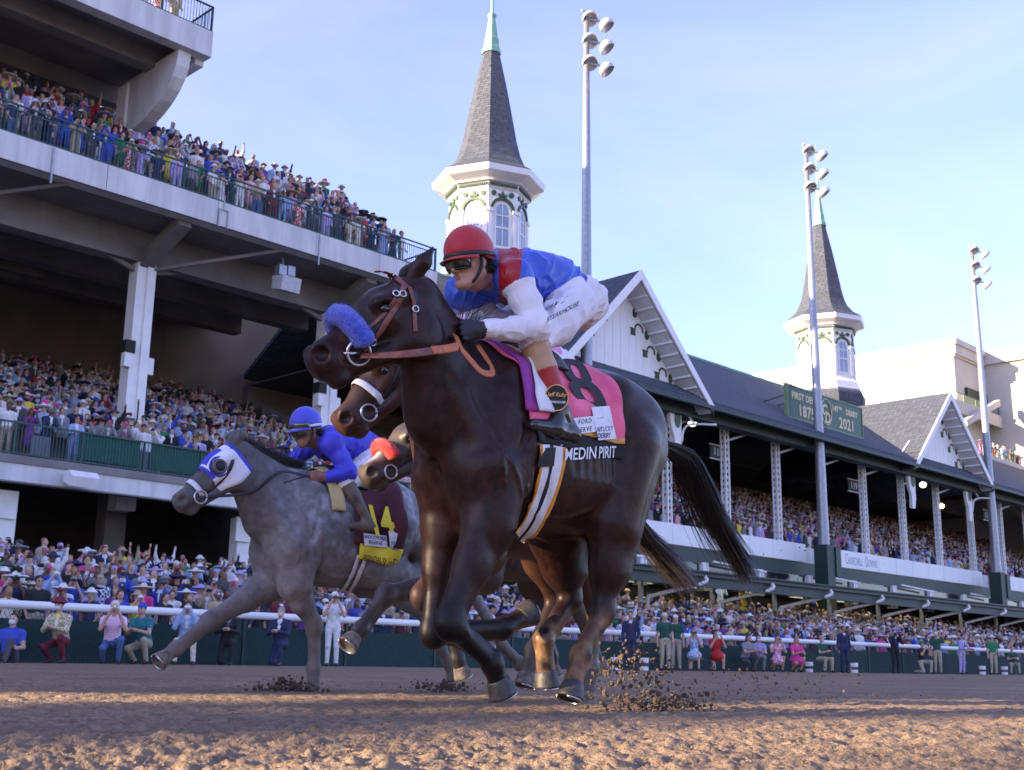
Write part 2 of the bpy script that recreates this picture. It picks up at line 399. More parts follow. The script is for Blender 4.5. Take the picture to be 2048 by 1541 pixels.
# ================================================================ SETTING: track, fence, left grandstand
def dirt_mat():
    mt = bpy.data.materials.new('track_dirt'); mt.use_nodes = True; t = mt.node_tree; b = t.nodes['Principled BSDF']; L = t.links.new
    co = t.nodes.new('ShaderNodeTexCoord'); cols = []
    def noise(sc, det, rgh=.6):
        n = t.nodes.new('ShaderNodeTexNoise'); n.inputs['Scale'].default_value = sc; n.inputs['Detail'].default_value = det; n.inputs['Roughness'].default_value = rgh; L(co.outputs['Object'], n.inputs['Vector']); return n
    a, c, d = noise(.5, 4), noise(14, 8, .7), noise(55, 5)
    r1 = t.nodes.new('ShaderNodeValToRGB'); r1.color_ramp.elements[0].position = .3; r1.color_ramp.elements[1].position = .72
    r1.color_ramp.elements[0].color = (.115, .094, .078, 1); r1.color_ramp.elements[1].color = (.38, .295, .225, 1); L(c.outputs[0], r1.inputs[0])
    r2 = t.nodes.new('ShaderNodeValToRGB'); r2.color_ramp.elements[0].position = .35; r2.color_ramp.elements[1].position = .65
    r2.color_ramp.elements[0].color = (.88, .82, .74, 1); r2.color_ramp.elements[1].color = (1.16, 1.06, .92, 1); L(a.outputs[0], r2.inputs[0])
    mx = t.nodes.new('ShaderNodeMix'); mx.data_type = 'RGBA'; mx.blend_type = 'MULTIPLY'; mx.inputs[0].default_value = 1; L(r1.outputs[0], mx.inputs[6]); L(r2.outputs[0], mx.inputs[7]); L(mx.outputs[2], b.inputs['Base Color'])
    b.inputs['Roughness'].default_value = .95; b.inputs['Specular IOR Level'].default_value = .15
    add = t.nodes.new('ShaderNodeMath'); add.operation = 'ADD'; L(c.outputs[0], add.inputs[0]); L(d.outputs[0], add.inputs[1])
    bu = t.nodes.new('ShaderNodeBump'); bu.inputs['Strength'].default_value = .9; bu.inputs['Distance'].default_value = .02; L(add.outputs[0], bu.inputs['Height']); L(bu.outputs[0], b.inputs['Normal'])
    return mt
M_dirt = dirt_mat()
# one sheet to the horizon, finely clodded near the lens
rr = np.concatenate([np.array([.0]), np.geomspace(.6, 14, 520), np.geomspace(14.4, 45, 60), np.geomspace(50, 1500, 14)])
az = np.radians(np.concatenate([np.linspace(-180, 5, 24, endpoint=False), np.linspace(5, 85, 520), np.linspace(88, 179, 12)]))
A_, R_ = np.meshgrid(az, rr); X = R_*np.cos(A_); Y = R_*np.sin(A_); Z = GZ(Y)
pp = np.stack([X.ravel(), Y.ravel(), np.zeros(X.size)], 1)
amp = np.clip(1.25-R_.ravel()/16, .0, 1)*(Y.ravel() < 23)
cl = .020*(vnoise(pp, 3.1, 1)-.5)+.026*np.clip(vnoise(pp, 12, 2)-.52, 0, 1)+.026*np.clip(vnoise(pp, 31, 3)-.48, 0, 1)+.016*(vnoise(pp, 75, 4)-.5)+.006*np.sin(pp[:, 1]*46+3*vnoise(pp, 1.1, 5))*vnoise(pp, .7, 6)
Z = Z.ravel()+cl*amp; Z = np.where(Y.ravel() > 23.5, GZ(24.), Z)
nv = len(az); me = bpy.data.meshes.new('ground'); V = np.stack([X.ravel(), Y.ravel(), Z], 1)
idx = np.arange(len(rr)*nv).reshape(len(rr), nv); nx_ = np.roll(idx, -1, 1)
Fq = np.stack([idx[:-1], nx_[:-1], nx_[1:], idx[1:]], -1)[:, :, ::-1].reshape(-1, 4)
me.vertices.add(len(V)); me.vertices.foreach_set('co', V.ravel()); me.loops.add(4*len(Fq)); me.loops.foreach_set('vertex_index', Fq.ravel().astype(np.int32))
me.polygons.add(len(Fq)); me.polygons.foreach_set('loop_start', np.arange(0, 4*len(Fq), 4, dtype=np.int32)); me.update(calc_edges=True); me.validate()
me.materials.append(M_dirt); me.polygons.foreach_set('use_smooth', np.ones(len(me.polygons), bool))
tag(link('ground', me), kind='structure')
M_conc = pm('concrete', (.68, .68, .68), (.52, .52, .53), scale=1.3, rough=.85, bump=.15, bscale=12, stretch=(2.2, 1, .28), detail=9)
M_concd = pm('concrete_dark', (.13, .125, .12), (.09, .088, .085), scale=1.2, rough=.9)  # tone lowered, puts some of the interior shade into the colour
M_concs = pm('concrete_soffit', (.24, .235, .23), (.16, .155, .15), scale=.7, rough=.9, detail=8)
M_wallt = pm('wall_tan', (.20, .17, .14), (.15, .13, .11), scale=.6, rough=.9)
M_white = pm('paint_white', (.84, .84, .84), (.76, .76, .77), scale=2., rough=.55, bump=.08, bscale=30)
M_green = pm('paint_green', (.020, .085, .075), (.014, .06, .055), scale=5, rough=.5)
M_greend = pm('paint_dark_green', (.012, .035, .032), (.008, .025, .024), scale=5, rough=.55)
M_scr = pm('windscreen_green', (.016, .048, .046), (.010, .030, .032), scale=30, rough=.9, stretch=(1, 1, .3))
M_seat = pm('seat_grey', (.16, .18, .23), rough=.6)
M_rail = pm('rail_white', (.86, .86, .86), (.74, .74, .76), scale=3, rough=.5, stretch=(.3, 1, 1))
M_gal = pm('galvanised', (.34, .36, .40), (.27, .29, .33), scale=6, rough=.42, metal=.6)
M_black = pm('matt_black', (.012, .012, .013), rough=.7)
FT = 24.0; FZ = float(GZ(24))
# apron behind the fence, rising in shallow steps
ap = empty('spectator_terrace', (30, 30, 0)); tag(ap, kind='structure')
AP = [(FT+.35+i*.95, FZ+.02+(.0 if i < 2 else .19*(i-1))) for i in range(11)]
for i, (t_, z_) in enumerate(AP):
    mb = MB(); mb.box((-8, t_, FZ-.4-.004*i), (125, t_+.95, z_)); mb.build('step', M_concd, ap)
AP_TOP = AP[-1][1]
mb = MB(); mb.box((-8, FT+.35+11*.95, FZ-.4), (125, 36.5, AP_TOP)); mb.build('step', M_concd, ap)
# rail fence
fe = empty('rail_fence', (30, FT, FZ)); tag(fe, 'white topped rail fence with dark green windscreen along the dirt track', 'fence')
RZ = 1.05
mb = MB(); prof = [(math.cos(a)*.085, math.sin(a)*.075) for a in np.linspace(0, 2*math.pi, 12, endpoint=False)]
for k in range(17):
    mb = MB(); s0, s1 = -2+k*6.0, -2+(k+1)*6.0-.012; mb.tube([(s0, FT, RZ), (s1, FT, RZ)], .085, n=12); mb.build('rail', M_rail, fe, smooth=False)
mb = MB(); mb.box((-.04, -.04, 0), (.04, .04, RZ-FZ-.06)); pme = mb.mesh('post', M_greend)
for k in range(34):
    o = link('post', pme, fe); o.matrix_parent_inverse = Matrix.Identity(4); o.location = (-2+k*3.0-30, .05, 0)
mb = MB()
for k in range(34): 
    mb = MB(); s0 = -2+k*3.0+.05; mb.box((s0, FT+.035, FZ-.02), (s0+2.9, FT+.045, RZ-.27)); mb.build('windscreen', M_scr, fe)
mb = MB()      # open wire mesh above the windscreen
for s_ in np.arange(-2, 100, .09):
    mb.bar((s_, FT+.04, RZ-.28), (s_+.09, FT+.04, RZ-.07), .006); mb.bar((s_+.09, FT+.04, RZ-.28), (s_, FT+.04, RZ-.07), .006)
tag(mb.build('wire_mesh', M_greend, fe), kind='stuff')
# ---------------------------------------------------------------- left grandstand
TL = 35.0
gl = empty('grandstand', (16, TL+4, FZ)); tag(gl, 'concrete multi deck grandstand packed with spectators beside the dirt track', 'grandstand')
def railing(parent, s0, s1, t, z0, z1, step=1.9, bal=.12, mat=None, mid=None, name='railing', end=None):
    mat = mat or M_green; mb = MB(); mb.box((s0, t-.03, z1-.05), (s1, t+.03, z1)); mb.box((s0, t-.02, z0+.06), (s1, t+.02, z0+.10))
    if mid: mb.box((s0, t-.02, mid-.02), (s1, t+.02, mid+.02))
    if end is not None: mb.box((s1-.03, t, z1-.05), (s1+.03, end, z1)); mb.box((s1-.02, t, z0+.06), (s1+.02, end, z0+.10))
    r = mb.build(name, mat, parent)
    pm_ = MB().box((-.03, -.03, 0), (.03, .03, z1-z0)).mesh('post', mat)
    n = int((s1-s0)/step)
    for k in range(n+1):
        o = link('post', pm_, r); o.matrix_parent_inverse = Matrix.Identity(4); o.location = (s0+(s1-s0)*k/n, t+.035, z0-.02)
    mb = MB()
    for s_ in np.arange(s0+bal, s1, bal): mb.box((s_-.010, t-.008, z0+.08), (s_+.010, t+.008, (mid or z1)-.03))
    if end is not None:
        for y_ in np.arange(t+bal, end, bal): mb.box((s1-.008, y_-.01, z0+.08), (s1+.008, y_+.01, (mid or z1)-.03))
    tag(mb.build('balusters', mat, r), kind='stuff'); return r
# level 1
L1Z = 5.92
mb = MB(); mb.box((0, TL, 5.14), (32, TL+.5, 5.66)); mb.build('fascia', M_conc, gl)
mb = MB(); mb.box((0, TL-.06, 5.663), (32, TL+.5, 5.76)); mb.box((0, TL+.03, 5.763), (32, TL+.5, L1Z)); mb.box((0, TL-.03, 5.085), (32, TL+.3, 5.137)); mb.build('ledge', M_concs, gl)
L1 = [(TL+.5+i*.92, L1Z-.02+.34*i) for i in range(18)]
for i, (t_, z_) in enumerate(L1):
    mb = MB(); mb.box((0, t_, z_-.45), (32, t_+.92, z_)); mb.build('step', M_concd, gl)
railing(gl, 0, 31.9, TL+.12, L1Z-.02, L1Z+1.02, 2.05, .11, M_green)
for s0 in (10.8, 16.9, 19.4, 22.6, 25.2, 28.4):        # green fabric behind the rail
    mb = MB(); mb.box((s0, TL+.17, L1Z+.16), (s0+2.1, TL+.18, L1Z+.98)); mb.build('rail_screen', pm('screen_green', (.02, .12, .10), (.015, .09, .08), scale=14, rough=.8), gl)
for k in range(12):
    mb = MB(); s_ = 10.2+k*1.75; mb.box((s_, TL+.30, L1Z+.12), (s_+.62, TL+.36, L1Z+.72)); mb.box((s_, TL+.36, L1Z+.10), (s_+.62, TL+.70, L1Z+.16)); mb.build('folding_seat', M_seat, gl)
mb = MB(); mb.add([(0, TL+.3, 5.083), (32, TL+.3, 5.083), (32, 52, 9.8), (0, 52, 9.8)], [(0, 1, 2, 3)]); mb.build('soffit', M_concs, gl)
# upper level
U0, U1, UE = 14.97, 15.87, 31.6
mb = MB()
for k in range(8):
    s0, s1 = (0, 8.4, 12.6, 16.9, 21.1, 25.4, 28.5, 30.6, UE)[k:k+2]; mb = MB(); mb.box((s0, TL, U0), (s1-.02, TL+.6, U1)); mb.build('fascia_panel', M_conc, gl)
for px_, py_ in ((105, 330), (640, 470)):
    p = onY(px_, py_, TL-.03); MB().box((p[0]-.03, TL-.05, U0-.35), (p[0]+.03, TL-.003, U1-.05)).build('drain_pipe', M_gal, gl)
p = onY(447, 432, TL-.03); mb = MB()
for a, b in (((-.20, -.45), (-.16, .2)), ((.16, -.45), (.20, .2)), ((-.20, .2), (.20, .24)), ((-.02, .24), (.02, .75))): mb.box((p[0]+a[0], TL-.05, p[2]+a[1]), (p[0]+b[0], TL-.003, p[2]+b[1]))
mb.build('pipe_loop', M_gal, gl)
U = [(TL+.6+i*.78, U1+.56*i) for i in range(7)]
for i, (t_, z_) in enumerate(U):
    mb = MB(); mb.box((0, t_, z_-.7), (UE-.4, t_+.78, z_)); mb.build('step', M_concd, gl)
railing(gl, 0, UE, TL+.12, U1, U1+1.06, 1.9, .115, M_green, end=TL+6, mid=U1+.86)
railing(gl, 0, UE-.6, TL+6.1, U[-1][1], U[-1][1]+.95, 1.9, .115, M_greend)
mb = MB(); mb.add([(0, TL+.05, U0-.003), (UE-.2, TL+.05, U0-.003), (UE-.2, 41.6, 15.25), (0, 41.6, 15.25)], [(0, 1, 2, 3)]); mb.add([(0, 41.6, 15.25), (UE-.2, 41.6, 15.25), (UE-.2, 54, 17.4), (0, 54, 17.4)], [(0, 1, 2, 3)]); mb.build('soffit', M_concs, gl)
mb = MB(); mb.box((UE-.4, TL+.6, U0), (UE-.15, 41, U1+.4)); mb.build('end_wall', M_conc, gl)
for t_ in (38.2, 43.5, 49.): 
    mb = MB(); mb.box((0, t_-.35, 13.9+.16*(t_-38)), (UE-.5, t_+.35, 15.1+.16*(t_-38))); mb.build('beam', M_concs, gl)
mb = MB(); mb.box((0, 52, 0), (48, 52.4, 20)); mb.build('back_wall', M_wallt, gl)
for s_ in (3.3, 11.7, 20.1, 28.5):
    mb = MB(); mb.box((s_-.33, 37.9, 5), (s_+.33, 38.5, 14.0)); c_ = mb.build('column', M_white, gl)
    mb = MB(); mb.box((s_+.04, 37.82, 5), (s_+.36, 37.897, 13.9)); mb.build('column_face', M_white, c_)
    mb = MB(); mb.bar((s_, 38.2, 13.9), (s_, 35.5, 14.95), .5, .45); mb.bar((s_, 38.2, 13.6), (s_+4, 38.2, 14.8), .16); mb.bar((s_, 38.2, 13.6), (s_-4, 38.2, 14.8), .16); mb.bar((s_+.1, 38.0, 13.7), (s_+4.1, 35.4, 14.95), .12); mb.build('bracket', M_concs, c_)
    mb = MB(); mb.box((s_+.32, 37.9, 9.9), (s_+.62, 38.1, 10.5)); mb.build('junction_box', M_white, c_); mb = MB(); mb.box((s_-.6, 37.75, 10.0), (s_-.32, 38.0, 10.5)); mb.build('junction_box', M_white, c_)
    mb = MB(); mb.box((s_-.62, 37.7, 10.505), (s_-.25, 38.1, 10.95)); mb.build('speaker', M_black, c_)
    mb = MB(); mb.tube(spline([(s_+.1, 37.79, 8.9), (s_+.1, 37.79, 8.2), (s_-.02, 37.79, 7.95), (s_-.2, 37.79, 7.95)], 10), .025, n=6); mb.build('cable', M_greend, c_)
# ground level columns
for s_ in (6.9, 15.3, 23.7, 31.0):
    mb = MB(); mb.box((s_-.26, 36.0, 0), (s_+.26, 36.5, 4.95)); c_ = mb.build('column', M_white, gl)
    mb = MB(); mb.box((s_-.42, 35.86, 4.1), (s_+.20, 35.998, 4.95)); mb.build('column_cap', M_white, c_)
for s_ in (12.5, 20.9, 29.3):
    mb = MB(); mb.box((s_-.4, 40, 0), (s_+.4, 40.7, 6.0)); mb.build('column', M_concs, gl)
mb = MB(); mb.box((0, 50, -.1), (34, 50.3, 8.5)); mb.build('rear_wall', M_concd, gl)
# floodlight boxes hung on the fascia
def flood(s, t, z, k=1.):
    r = empty('floodlight', (s, t, z)); mb = MB()
    mb.prism([(s-.5*k, t-.35*k, z), (s-.5*k, t-.1*k, z+.22*k), (s-.5*k, t+.3*k, z+.22*k), (s-.5*k, t+.3*k, z-.12*k), (s-.5*k, t-.2*k, z-.32*k)], (1.0*k, 0, 0)); mb.build('housing', M_white, r)
    mb = MB(); mb.bar((s, t+.25*k, z), (s, t+.55*k, z), .10*k); mb.build('bracket', M_gal, r); return r
tag(flood(*onY(163, 957, TL-.5), .9), 'white floodlight box fixed below the green deck railing', 'floodlight')
def speaker_box(p, label):
    s, t, z = p; r = empty('loudspeaker', p); mb = MB(); mb.prism([(s-.42, t-.35, z-.30), (s-.42, t-.45, z+.25), (s-.42, t+.25, z+.35), (s-.42, t+.25, z-.15)], (.84, 0, 0)); mb.build('cabinet', pm('cabinet_grey', (.50, .52, .56), (.42, .44, .48), scale=8, rough=.6), r)
    mb = MB(); mb.box((s-.36, t-.1, z+.37), (s-.02, t+.2, z+.75)); mb.box((s+.04, t-.1, z+.42), (s+.36, t+.2, z+.8)); mb.build('mount', M_gal, r); mb = MB(); mb.bar((s, t+.1, z+.3), (s, t+.3, z+1.2), .08); mb.build('hanger', M_gal, r); return tag(r, label, 'loudspeaker')
speaker_box(onY(570, 572, 35.7), 'grey loudspeaker cabinet hanging under the upper deck edge')
# top deck
T0, T1, TE = 21.15, 22.15, 20.35
mb = MB(); mb.box((0, TL, T0), (TE, TL+.5, T1)); mb.build('fascia', M_conc, gl)
mb = MB(); mb.box((TE-.35, TL+.5, T0-.2), (TE, 40, T1)); mb.build('end_wall', M_conc, gl)
mb = MB(); mb.box((0, TL+.5, T1-.4), (TE-.35, 46, T1)); mb.build('deck', M_concs, gl)
for t_ in (37.2, 41.0): mb = MB(); mb.box((0, t_-.3, T0-.15), (TE-.4, t_+.3, T1-.42)); mb.build('beam', M_concs, gl)
mb = MB(); mb.box((0, 45.6, 15), (TE-.5, 46, T1-.41)); mb.build('back_wall', M_wallt, gl)
for s_ in (3.0, 11.4, 19.4):
    mb = MB(); mb.box((s_-.30, 38.7, 15.5), (s_+.38, 39.4, T0-.16)); c_ = mb.build('column', M_white, gl)
    cv = [(35.3, T0-.01), (39, T0-.01), (39, 18.9)]+[(39-3.7*math.sin(a), 18.9+(2.05)*(1-math.cos(a))) for a in np.linspace(.25, math.pi/2, 8)]
    mb = MB(); mb.prism([(s_-.2, a, b) for a, b in cv], (.5, 0, 0)); mb.build('bracket', M_conc, c_)
    mb = MB(); mb.box((s_+.42, 38.9, 17.6), (s_+1.9, 39.2, 18.2)); mb.box((s_+.9, 38.9, 18.2), (s_+1.3, 39.2, 19.2)); mb.build('light_bracket', M_gal, c_)
railing(gl, 0, TE, TL+.12, T1, T1+1.06, 1.9, .12, M_greend, end=TL+4)
mb = MB(); mb.box((0, 36, 28.3), (TE, 52, 28.9)); mb.build('roof', M_conc, gl)
for s_ in (3.0, 11.4, 19.4): mb = MB(); mb.box((s_-.3, 40, T1), (s_+.3, 40.6, 28.3)); mb.build('column', M_white, gl)
# unseen wall added off to the left: shades the track, slots pass low sun
cb = empty('shade_wall', (-70, 45, FZ)); tag(cb, 'unseen slotted wall added to shade the dirt track', 'building')
def solid(s0, s1, z0, z1): s1 = -.01 if s1 == -1 else s1; MB().box((s0, 36, z0), (s1, 36.15, z1)).build('shade_slab', M_conc, cb)
solid(-190, -1, -.2, 19.0); solid(-190, -118, 19.0, 20.8); solid(-67.6, -1, 19.0, 20.8); solid(-190, -1, 20.8, 21.75)
solid(-190, -75.7, 21.75, 22.75); solid(-69.0, -1, 21.75, 22.75); solid(-190, -130, 22.75, 23.9); solid(-77.4, -1, 22.75, 23.9); solid(-190, -1, 23.9, 37)
MB().box((-1.6, 36.6, -.2), (-1.0, 62, 25)).build('shade_slab', M_conc, cb)  # added end wall, keeps low sun from leaking across
# ================================================================ OLD GRANDSTAND WITH THE TWIN SPIRES
def shingle_mat(name, c1, c2, sx=3.2, sz=7.):
    mt = bpy.data.materials.new(name); mt.use_nodes = True; t = mt.node_tree; b = t.nodes['Principled BSDF']; L = t.links.new
    co = t.nodes.new('ShaderNodeTexCoord'); ge = t.nodes.new('ShaderNodeNewGeometry')
    sep = t.nodes.new('ShaderNodeSeparateXYZ'); L(co.outputs['Object'], sep.inputs[0]); ad = t.nodes.new('ShaderNodeMath'); ad.operation = 'ADD'; L(sep.outputs[0], ad.inputs[0]); L(sep.outputs[1], ad.inputs[1])
    cm = t.nodes.new('ShaderNodeCombineXYZ'); L(ad.outputs[0], cm.inputs[0]); L(sep.outputs[2], cm.inputs[1])
    br = t.nodes.new('ShaderNodeTexBrick'); br.inputs['Scale'].default_value = 1; br.inputs['Brick Width'].default_value = .34; br.inputs['Row Height'].default_value = .16; br.inputs['Mortar Size'].default_value = .012
    br.inputs['Color1'].default_value = (*c1, 1); br.inputs['Color2'].default_value = (*c2, 1); br.inputs['Mortar'].default_value = (*[x*.45 for x in c2], 1); L(cm.outputs[0], br.inputs['Vector'])
    n = t.nodes.new('ShaderNodeTexNoise'); n.inputs['Scale'].default_value = 5; n.inputs['Detail'].default_value = 6; L(co.outputs['Object'], n.inputs['Vector'])
    mx = t.nodes.new('ShaderNodeMix'); mx.data_type = 'RGBA'; mx.blend_type = 'OVERLAY'; mx.inputs[0].default_value = .6; L(br.outputs[0], mx.inputs[6]); L(n.outputs[0], mx.inputs[7]); L(mx.outputs[2], b.inputs['Base Color'])
    bu = t.nodes.new('ShaderNodeBump'); bu.inputs['Strength'].default_value = .6; bu.inputs['Distance'].default_value = .03; bu.invert = True; L(br.outputs['Fac'], bu.inputs['Height']); L(bu.outputs[0], b.inputs['Normal'])
    b.inputs['Roughness'].default_value = .8; return mt
M_sh = shingle_mat('slate_shingles', (.070, .084, .118), (.046, .056, .08))
M_tow = pm('tower_white', (.80, .80, .80), (.74, .74, .75), scale=1.5, rough=.5)
M_trimg = pm('trim_green', (.045, .09, .04), (.03, .06, .03), scale=5, rough=.5)
M_cop = pm('copper_verdigris', (.20, .42, .34), (.14, .30, .25), scale=4, rough=.6)
M_glass = pm('window_glass', (.30, .36, .48), (.22, .28, .40), scale=1.5, rough=.08, spec=.8)
M_soff = pm('gable_soffit', (.66, .67, .68), (.58, .59, .6), scale=2, rough=.7)
M_brdg = pm('board_white', (.88, .88, .87), (.82, .82, .82), scale=2.5, rough=.6, stretch=(3, 1, .4))
og = empty('old_grandstand', (62, 42, FZ)); tag(og, 'old timber grandstand with slate roof, white gables and twin spires', 'grandstand')
TG = 34.0; EZ = 13.32; RT, RZ_ = 44.0, 19.85; S0, S1 = 33.6, 118.
def roof_z(t): return EZ+(RZ_-EZ)*(t-TG)/(RT-TG)
# main roof, underside, eave
mb = MB(); mb.prism([(S0, TG, EZ), (S0, RT, RZ_), (S0, RT+10, EZ), (S0, RT+10, EZ-.25), (S0, RT, RZ_-.3), (S0, TG, EZ-.22)], (S1-S0, 0, 0)); rf = mb.build('roof', M_sh, og)
mb = MB(); mb.box((S0, TG-.12, EZ-.42), (S1, TG+.12, EZ-.23)); mb.box((S0, TG+.9, EZ-.75), (S1, TG+1.6, EZ-.05)); mb.build('gutter', M_greend, rf)
mb = MB(); mb.tube([(S0, RT, RZ_+.02), (S1, RT, RZ_+.02)], .12, n=8); mb.build('ridge_cap', M_cop, rf)
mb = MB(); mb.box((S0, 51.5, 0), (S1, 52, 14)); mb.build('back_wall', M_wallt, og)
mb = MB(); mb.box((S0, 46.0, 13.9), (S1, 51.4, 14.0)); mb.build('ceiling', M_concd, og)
for t_ in (38.5, 42.5, 46.5): mb = MB(); mb.box((S0, t_-.15, roof_z(min(t_, 44))-1.3), (S1, t_+.15, roof_z(min(t_, 44))-.5)); mb.build('beam', M_concd, og)
# seating
TB = 36.0; RL = [(TB+.35+i*.86, 6.35+.40*i) for i in range(17)]
for i, (t_, z_) in enumerate(RL): mb = MB(); mb.box((33, t_, z_-.5), (S1, t_+.86, z_)); mb.build('step', M_concd, og)
mb = MB(); mb.box((33, TB+.06, 5.3), (S1, TB+.34, 6.95)); mb.build('parapet', M_conc, og)
mb = MB(); mb.box((33, TB+.02, 5.32), (S1, TB+.058, 6.05)); mb.build('girder', M_greend, og)
# latticed iron columns
def lattice(h):
    mb = MB()
    for a in (-.16, .16):
        for b in (-.14, .14): mb.box((a-.04, b-.035, 0), (a+.04, b+.035, h))
    k = 0
    for z in np.arange(0, h-.34, .34):
        for b in (-.15, .15): mb.bar((-.16, b, z), (.16, b, z+.34), .03); mb.bar((.16, b, z), (-.16, b, z+.34), .03)
        for a in (-.17, .17): mb.bar((a, -.14, z), (a, .14, z+.34), .03)
    mb.box((-.3, -.25, h-.12), (.3, .25, h)); mb.box((-.26, -.2, 0), (.26, .2, .25)); return mb.mesh('column', M_white)
cm_ = lattice(6.4)
for s_ in (38.4, 43.6, 48.9, 54.2, 59.4, 64.6, 69.7, 75.0, 80.3, 85.8, 91.2, 96.4, 101.6):
    o = link('column', cm_, og); o.matrix_parent_inverse = Matrix.Identity(4); o.location = (s_-62, TB+.2-42, 6.9-FZ)
    mb = MB(); mb.bar((s_+.2, TB+.2, 12.2), (s_+2.4, TB-.6, 13.0), .12); mb.build('strut', M_gal, og)
# gables
def arc_band(c, r0, r1, a0, a1, n=10):
    return [(c[0]+r1*math.cos(a), c[1]+r1*math.sin(a)) for a in np.linspace(a0, a1, n)]+[(c[0]+r0*math.cos(a), c[1]+r0*math.sin(a)) for a in np.linspace(a1, a0, n)]
def gable(sc_, hw, za, zf):
    g = None; tw = TG+1.25; zb = EZ+.25
    th = .28; back = RT+2
    prof = [(-hw-.25, zf-.25), (0, za), (hw+.25, zf-.25), (hw+.25, zf-.25-th), (0, za-th*1.5), (-hw-.25, zf-.25-th)]
    mb = MB(); mb.prism([(sc_+a, TG+.10, b) for a, b in prof], (0, back-TG, 0)); g = mb.build('gable', M_sh, og)
    # rake boards
    for q in (-1, 1):
        mb = MB(); mb.prism([(sc_+q*(hw+.32), TG-.02, zf-.30), (sc_, TG-.02, za+.02), (sc_, TG-.02, za-.50), (sc_+q*(hw+.32-.42), TG-.02, zf-.36)], (0, .10, 0)); mb.build('rake_board', M_white, g)
        # boarded soffit of the overhang, batten by batten
        sl_ = np.array([sc_+q*hw-(sc_), 0, zf-za]); 
        mb = MB(); o_ = .52
        mb.add([(sc_, TG+.12, za-o_), (sc_+q*hw, TG+.12, zf-o_*.9), (sc_+q*hw, tw+.02, zf-o_*.9), (sc_, tw+.02, za-o_)], [(0, 1, 2, 3)]); mb.build('soffit', M_soff, g)
        for k in np.linspace(.10, .96, 11):
            mb = MB(); p = np.array([sc_+q*hw*k, 0, za-o_+(zf-za+.05)*k-.05]); mb.bar((p[0], TG+.14, p[2]), (p[0], tw, p[2]), .09, .10); mb.build('batten', M_white, g)
    # vertical boards of the gable wall, one by one
    n = int(2*(hw-.2)/.62)
    for k in range(n):
        a0 = -hw+.2+k*.62; a1 = min(a0+.60, hw-.2)
        top = lambda a: za-.52-(za-zf)*abs(a)/hw
        if min(top(a0), top(a1)) < zb+.1 and max(top(a0), top(a1)) < zb+.15: continue
        pts = [(a0, zb), (a1, zb), (a1, max(zb+.02, top(a1)))]+([(0, top(0))] if a0 < 0 < a1 else [])+[(a0, max(zb+.02, top(a0)))]
        mb = MB(); mb.prism([(sc_+a, tw+.03, b) for a, b in pts], (0, .05, 0)); mb.build('board', M_brdg, g)
    mb = MB(); mb.prism([(sc_-hw+.1, tw+.085, zb), (sc_+hw-.1, tw+.085, zb), (sc_, tw+.085, za-.6)], (0, .06, 0)); mb.build('backing', M_brdg, g)
    # cut-out ornaments climbing the slopes
    for q in (-1, 1):
        for k in range(5):
            u = .17+.165*k; cx = sc_+q*(hw*u); cz = za-.52-(za-zf)*u-.45
            mb = MB(); mb.prism([(cx+.17*math.cos(a)+q*.05, tw+.002, cz+.22+.25*math.sin(a)) for a in np.linspace(0, 2*math.pi, 14, endpoint=False)], (0, .03, 0)); mb.build('medallion', M_trimg, g)
            if k < 4:
                x2, z2 = cx+q*.42-(.15), cz-.62
                mb = MB(); mb.prism([(a, tw+.002, b) for a, b in arc_band((x2+.1, z2), .26, .36, -.2, math.pi*.9)], (0, .03, 0)); mb.build('arch_trim', M_trimg, g)
                mb = MB(); mb.prism([(x2-.62, tw+.002, z2+.05), (x2-.12, tw+.002, z2+.05), (x2-.2, tw+.002, z2-.08), (x2-.18, tw+.002, z2-.33), (x2-.56, tw+.002, z2-.33), (x2-.54, tw+.002, z2-.08)], (0, .03, 0)); mb.build('corbel_trim', M_trimg, g)
    mb = MB(); mb.box((sc_-hw-.1, tw-.25, zb-.50), (sc_+hw+.1, tw+.12, zb-.03)); mb.box((sc_-hw-.2, tw-.35, zb-.16), (sc_+hw+.2, tw-.253, zb-.0)); mb.build('tie_beam', M_white, g)
    for q in (-1, 1):        # scrolled bracket with medallion over each end column
        x = sc_+q*(hw-1.6)
        bz = zb-.5
        mb = MB(); mb.prism([(x-.62, tw-.1, bz), (x+.42, tw-.1, bz), (x+.42, tw-.1, bz-1.9), (x+.22, tw-.1, bz-2.6), (x-.16, tw-.1, bz-2.6), (x-.16, tw-.1, bz-1.7), (x-.40, tw-.1, bz-1.25), (x-.52, tw-.1, bz-.7)], (0, .2, 0)); bk = mb.build('scroll_bracket', M_white, g)
        mb = MB(); mb.prism([(x+.08+.26*math.cos(a), tw-.13, bz-.72+.48*math.sin(a)) for a in np.linspace(0, 2*math.pi, 16, endpoint=False)], (0, .03, 0)); mb.build('medallion', M_trimg, g)
    x = sc_+hw-1.2
    mb = MB(); mb.tube(spline([(x, tw-.1, zb-2.4), (x+.15, tw-.15, zb-1.7), (x+.8, tw-.2, zb-1.35), (x+1.9, TG+.3, zb-1.3)], 12), .06, n=6); mb.tube([(x, tw-.1, zb-.5), (x+1.0, tw-.2, zb-1.3)], .05, n=6); mb.build('iron_brace', M_white, g, smooth=True)
gable(44.12, 5.85, 18.96, 13.22); gable(79.0, 6.05, 18.92, 13.2)
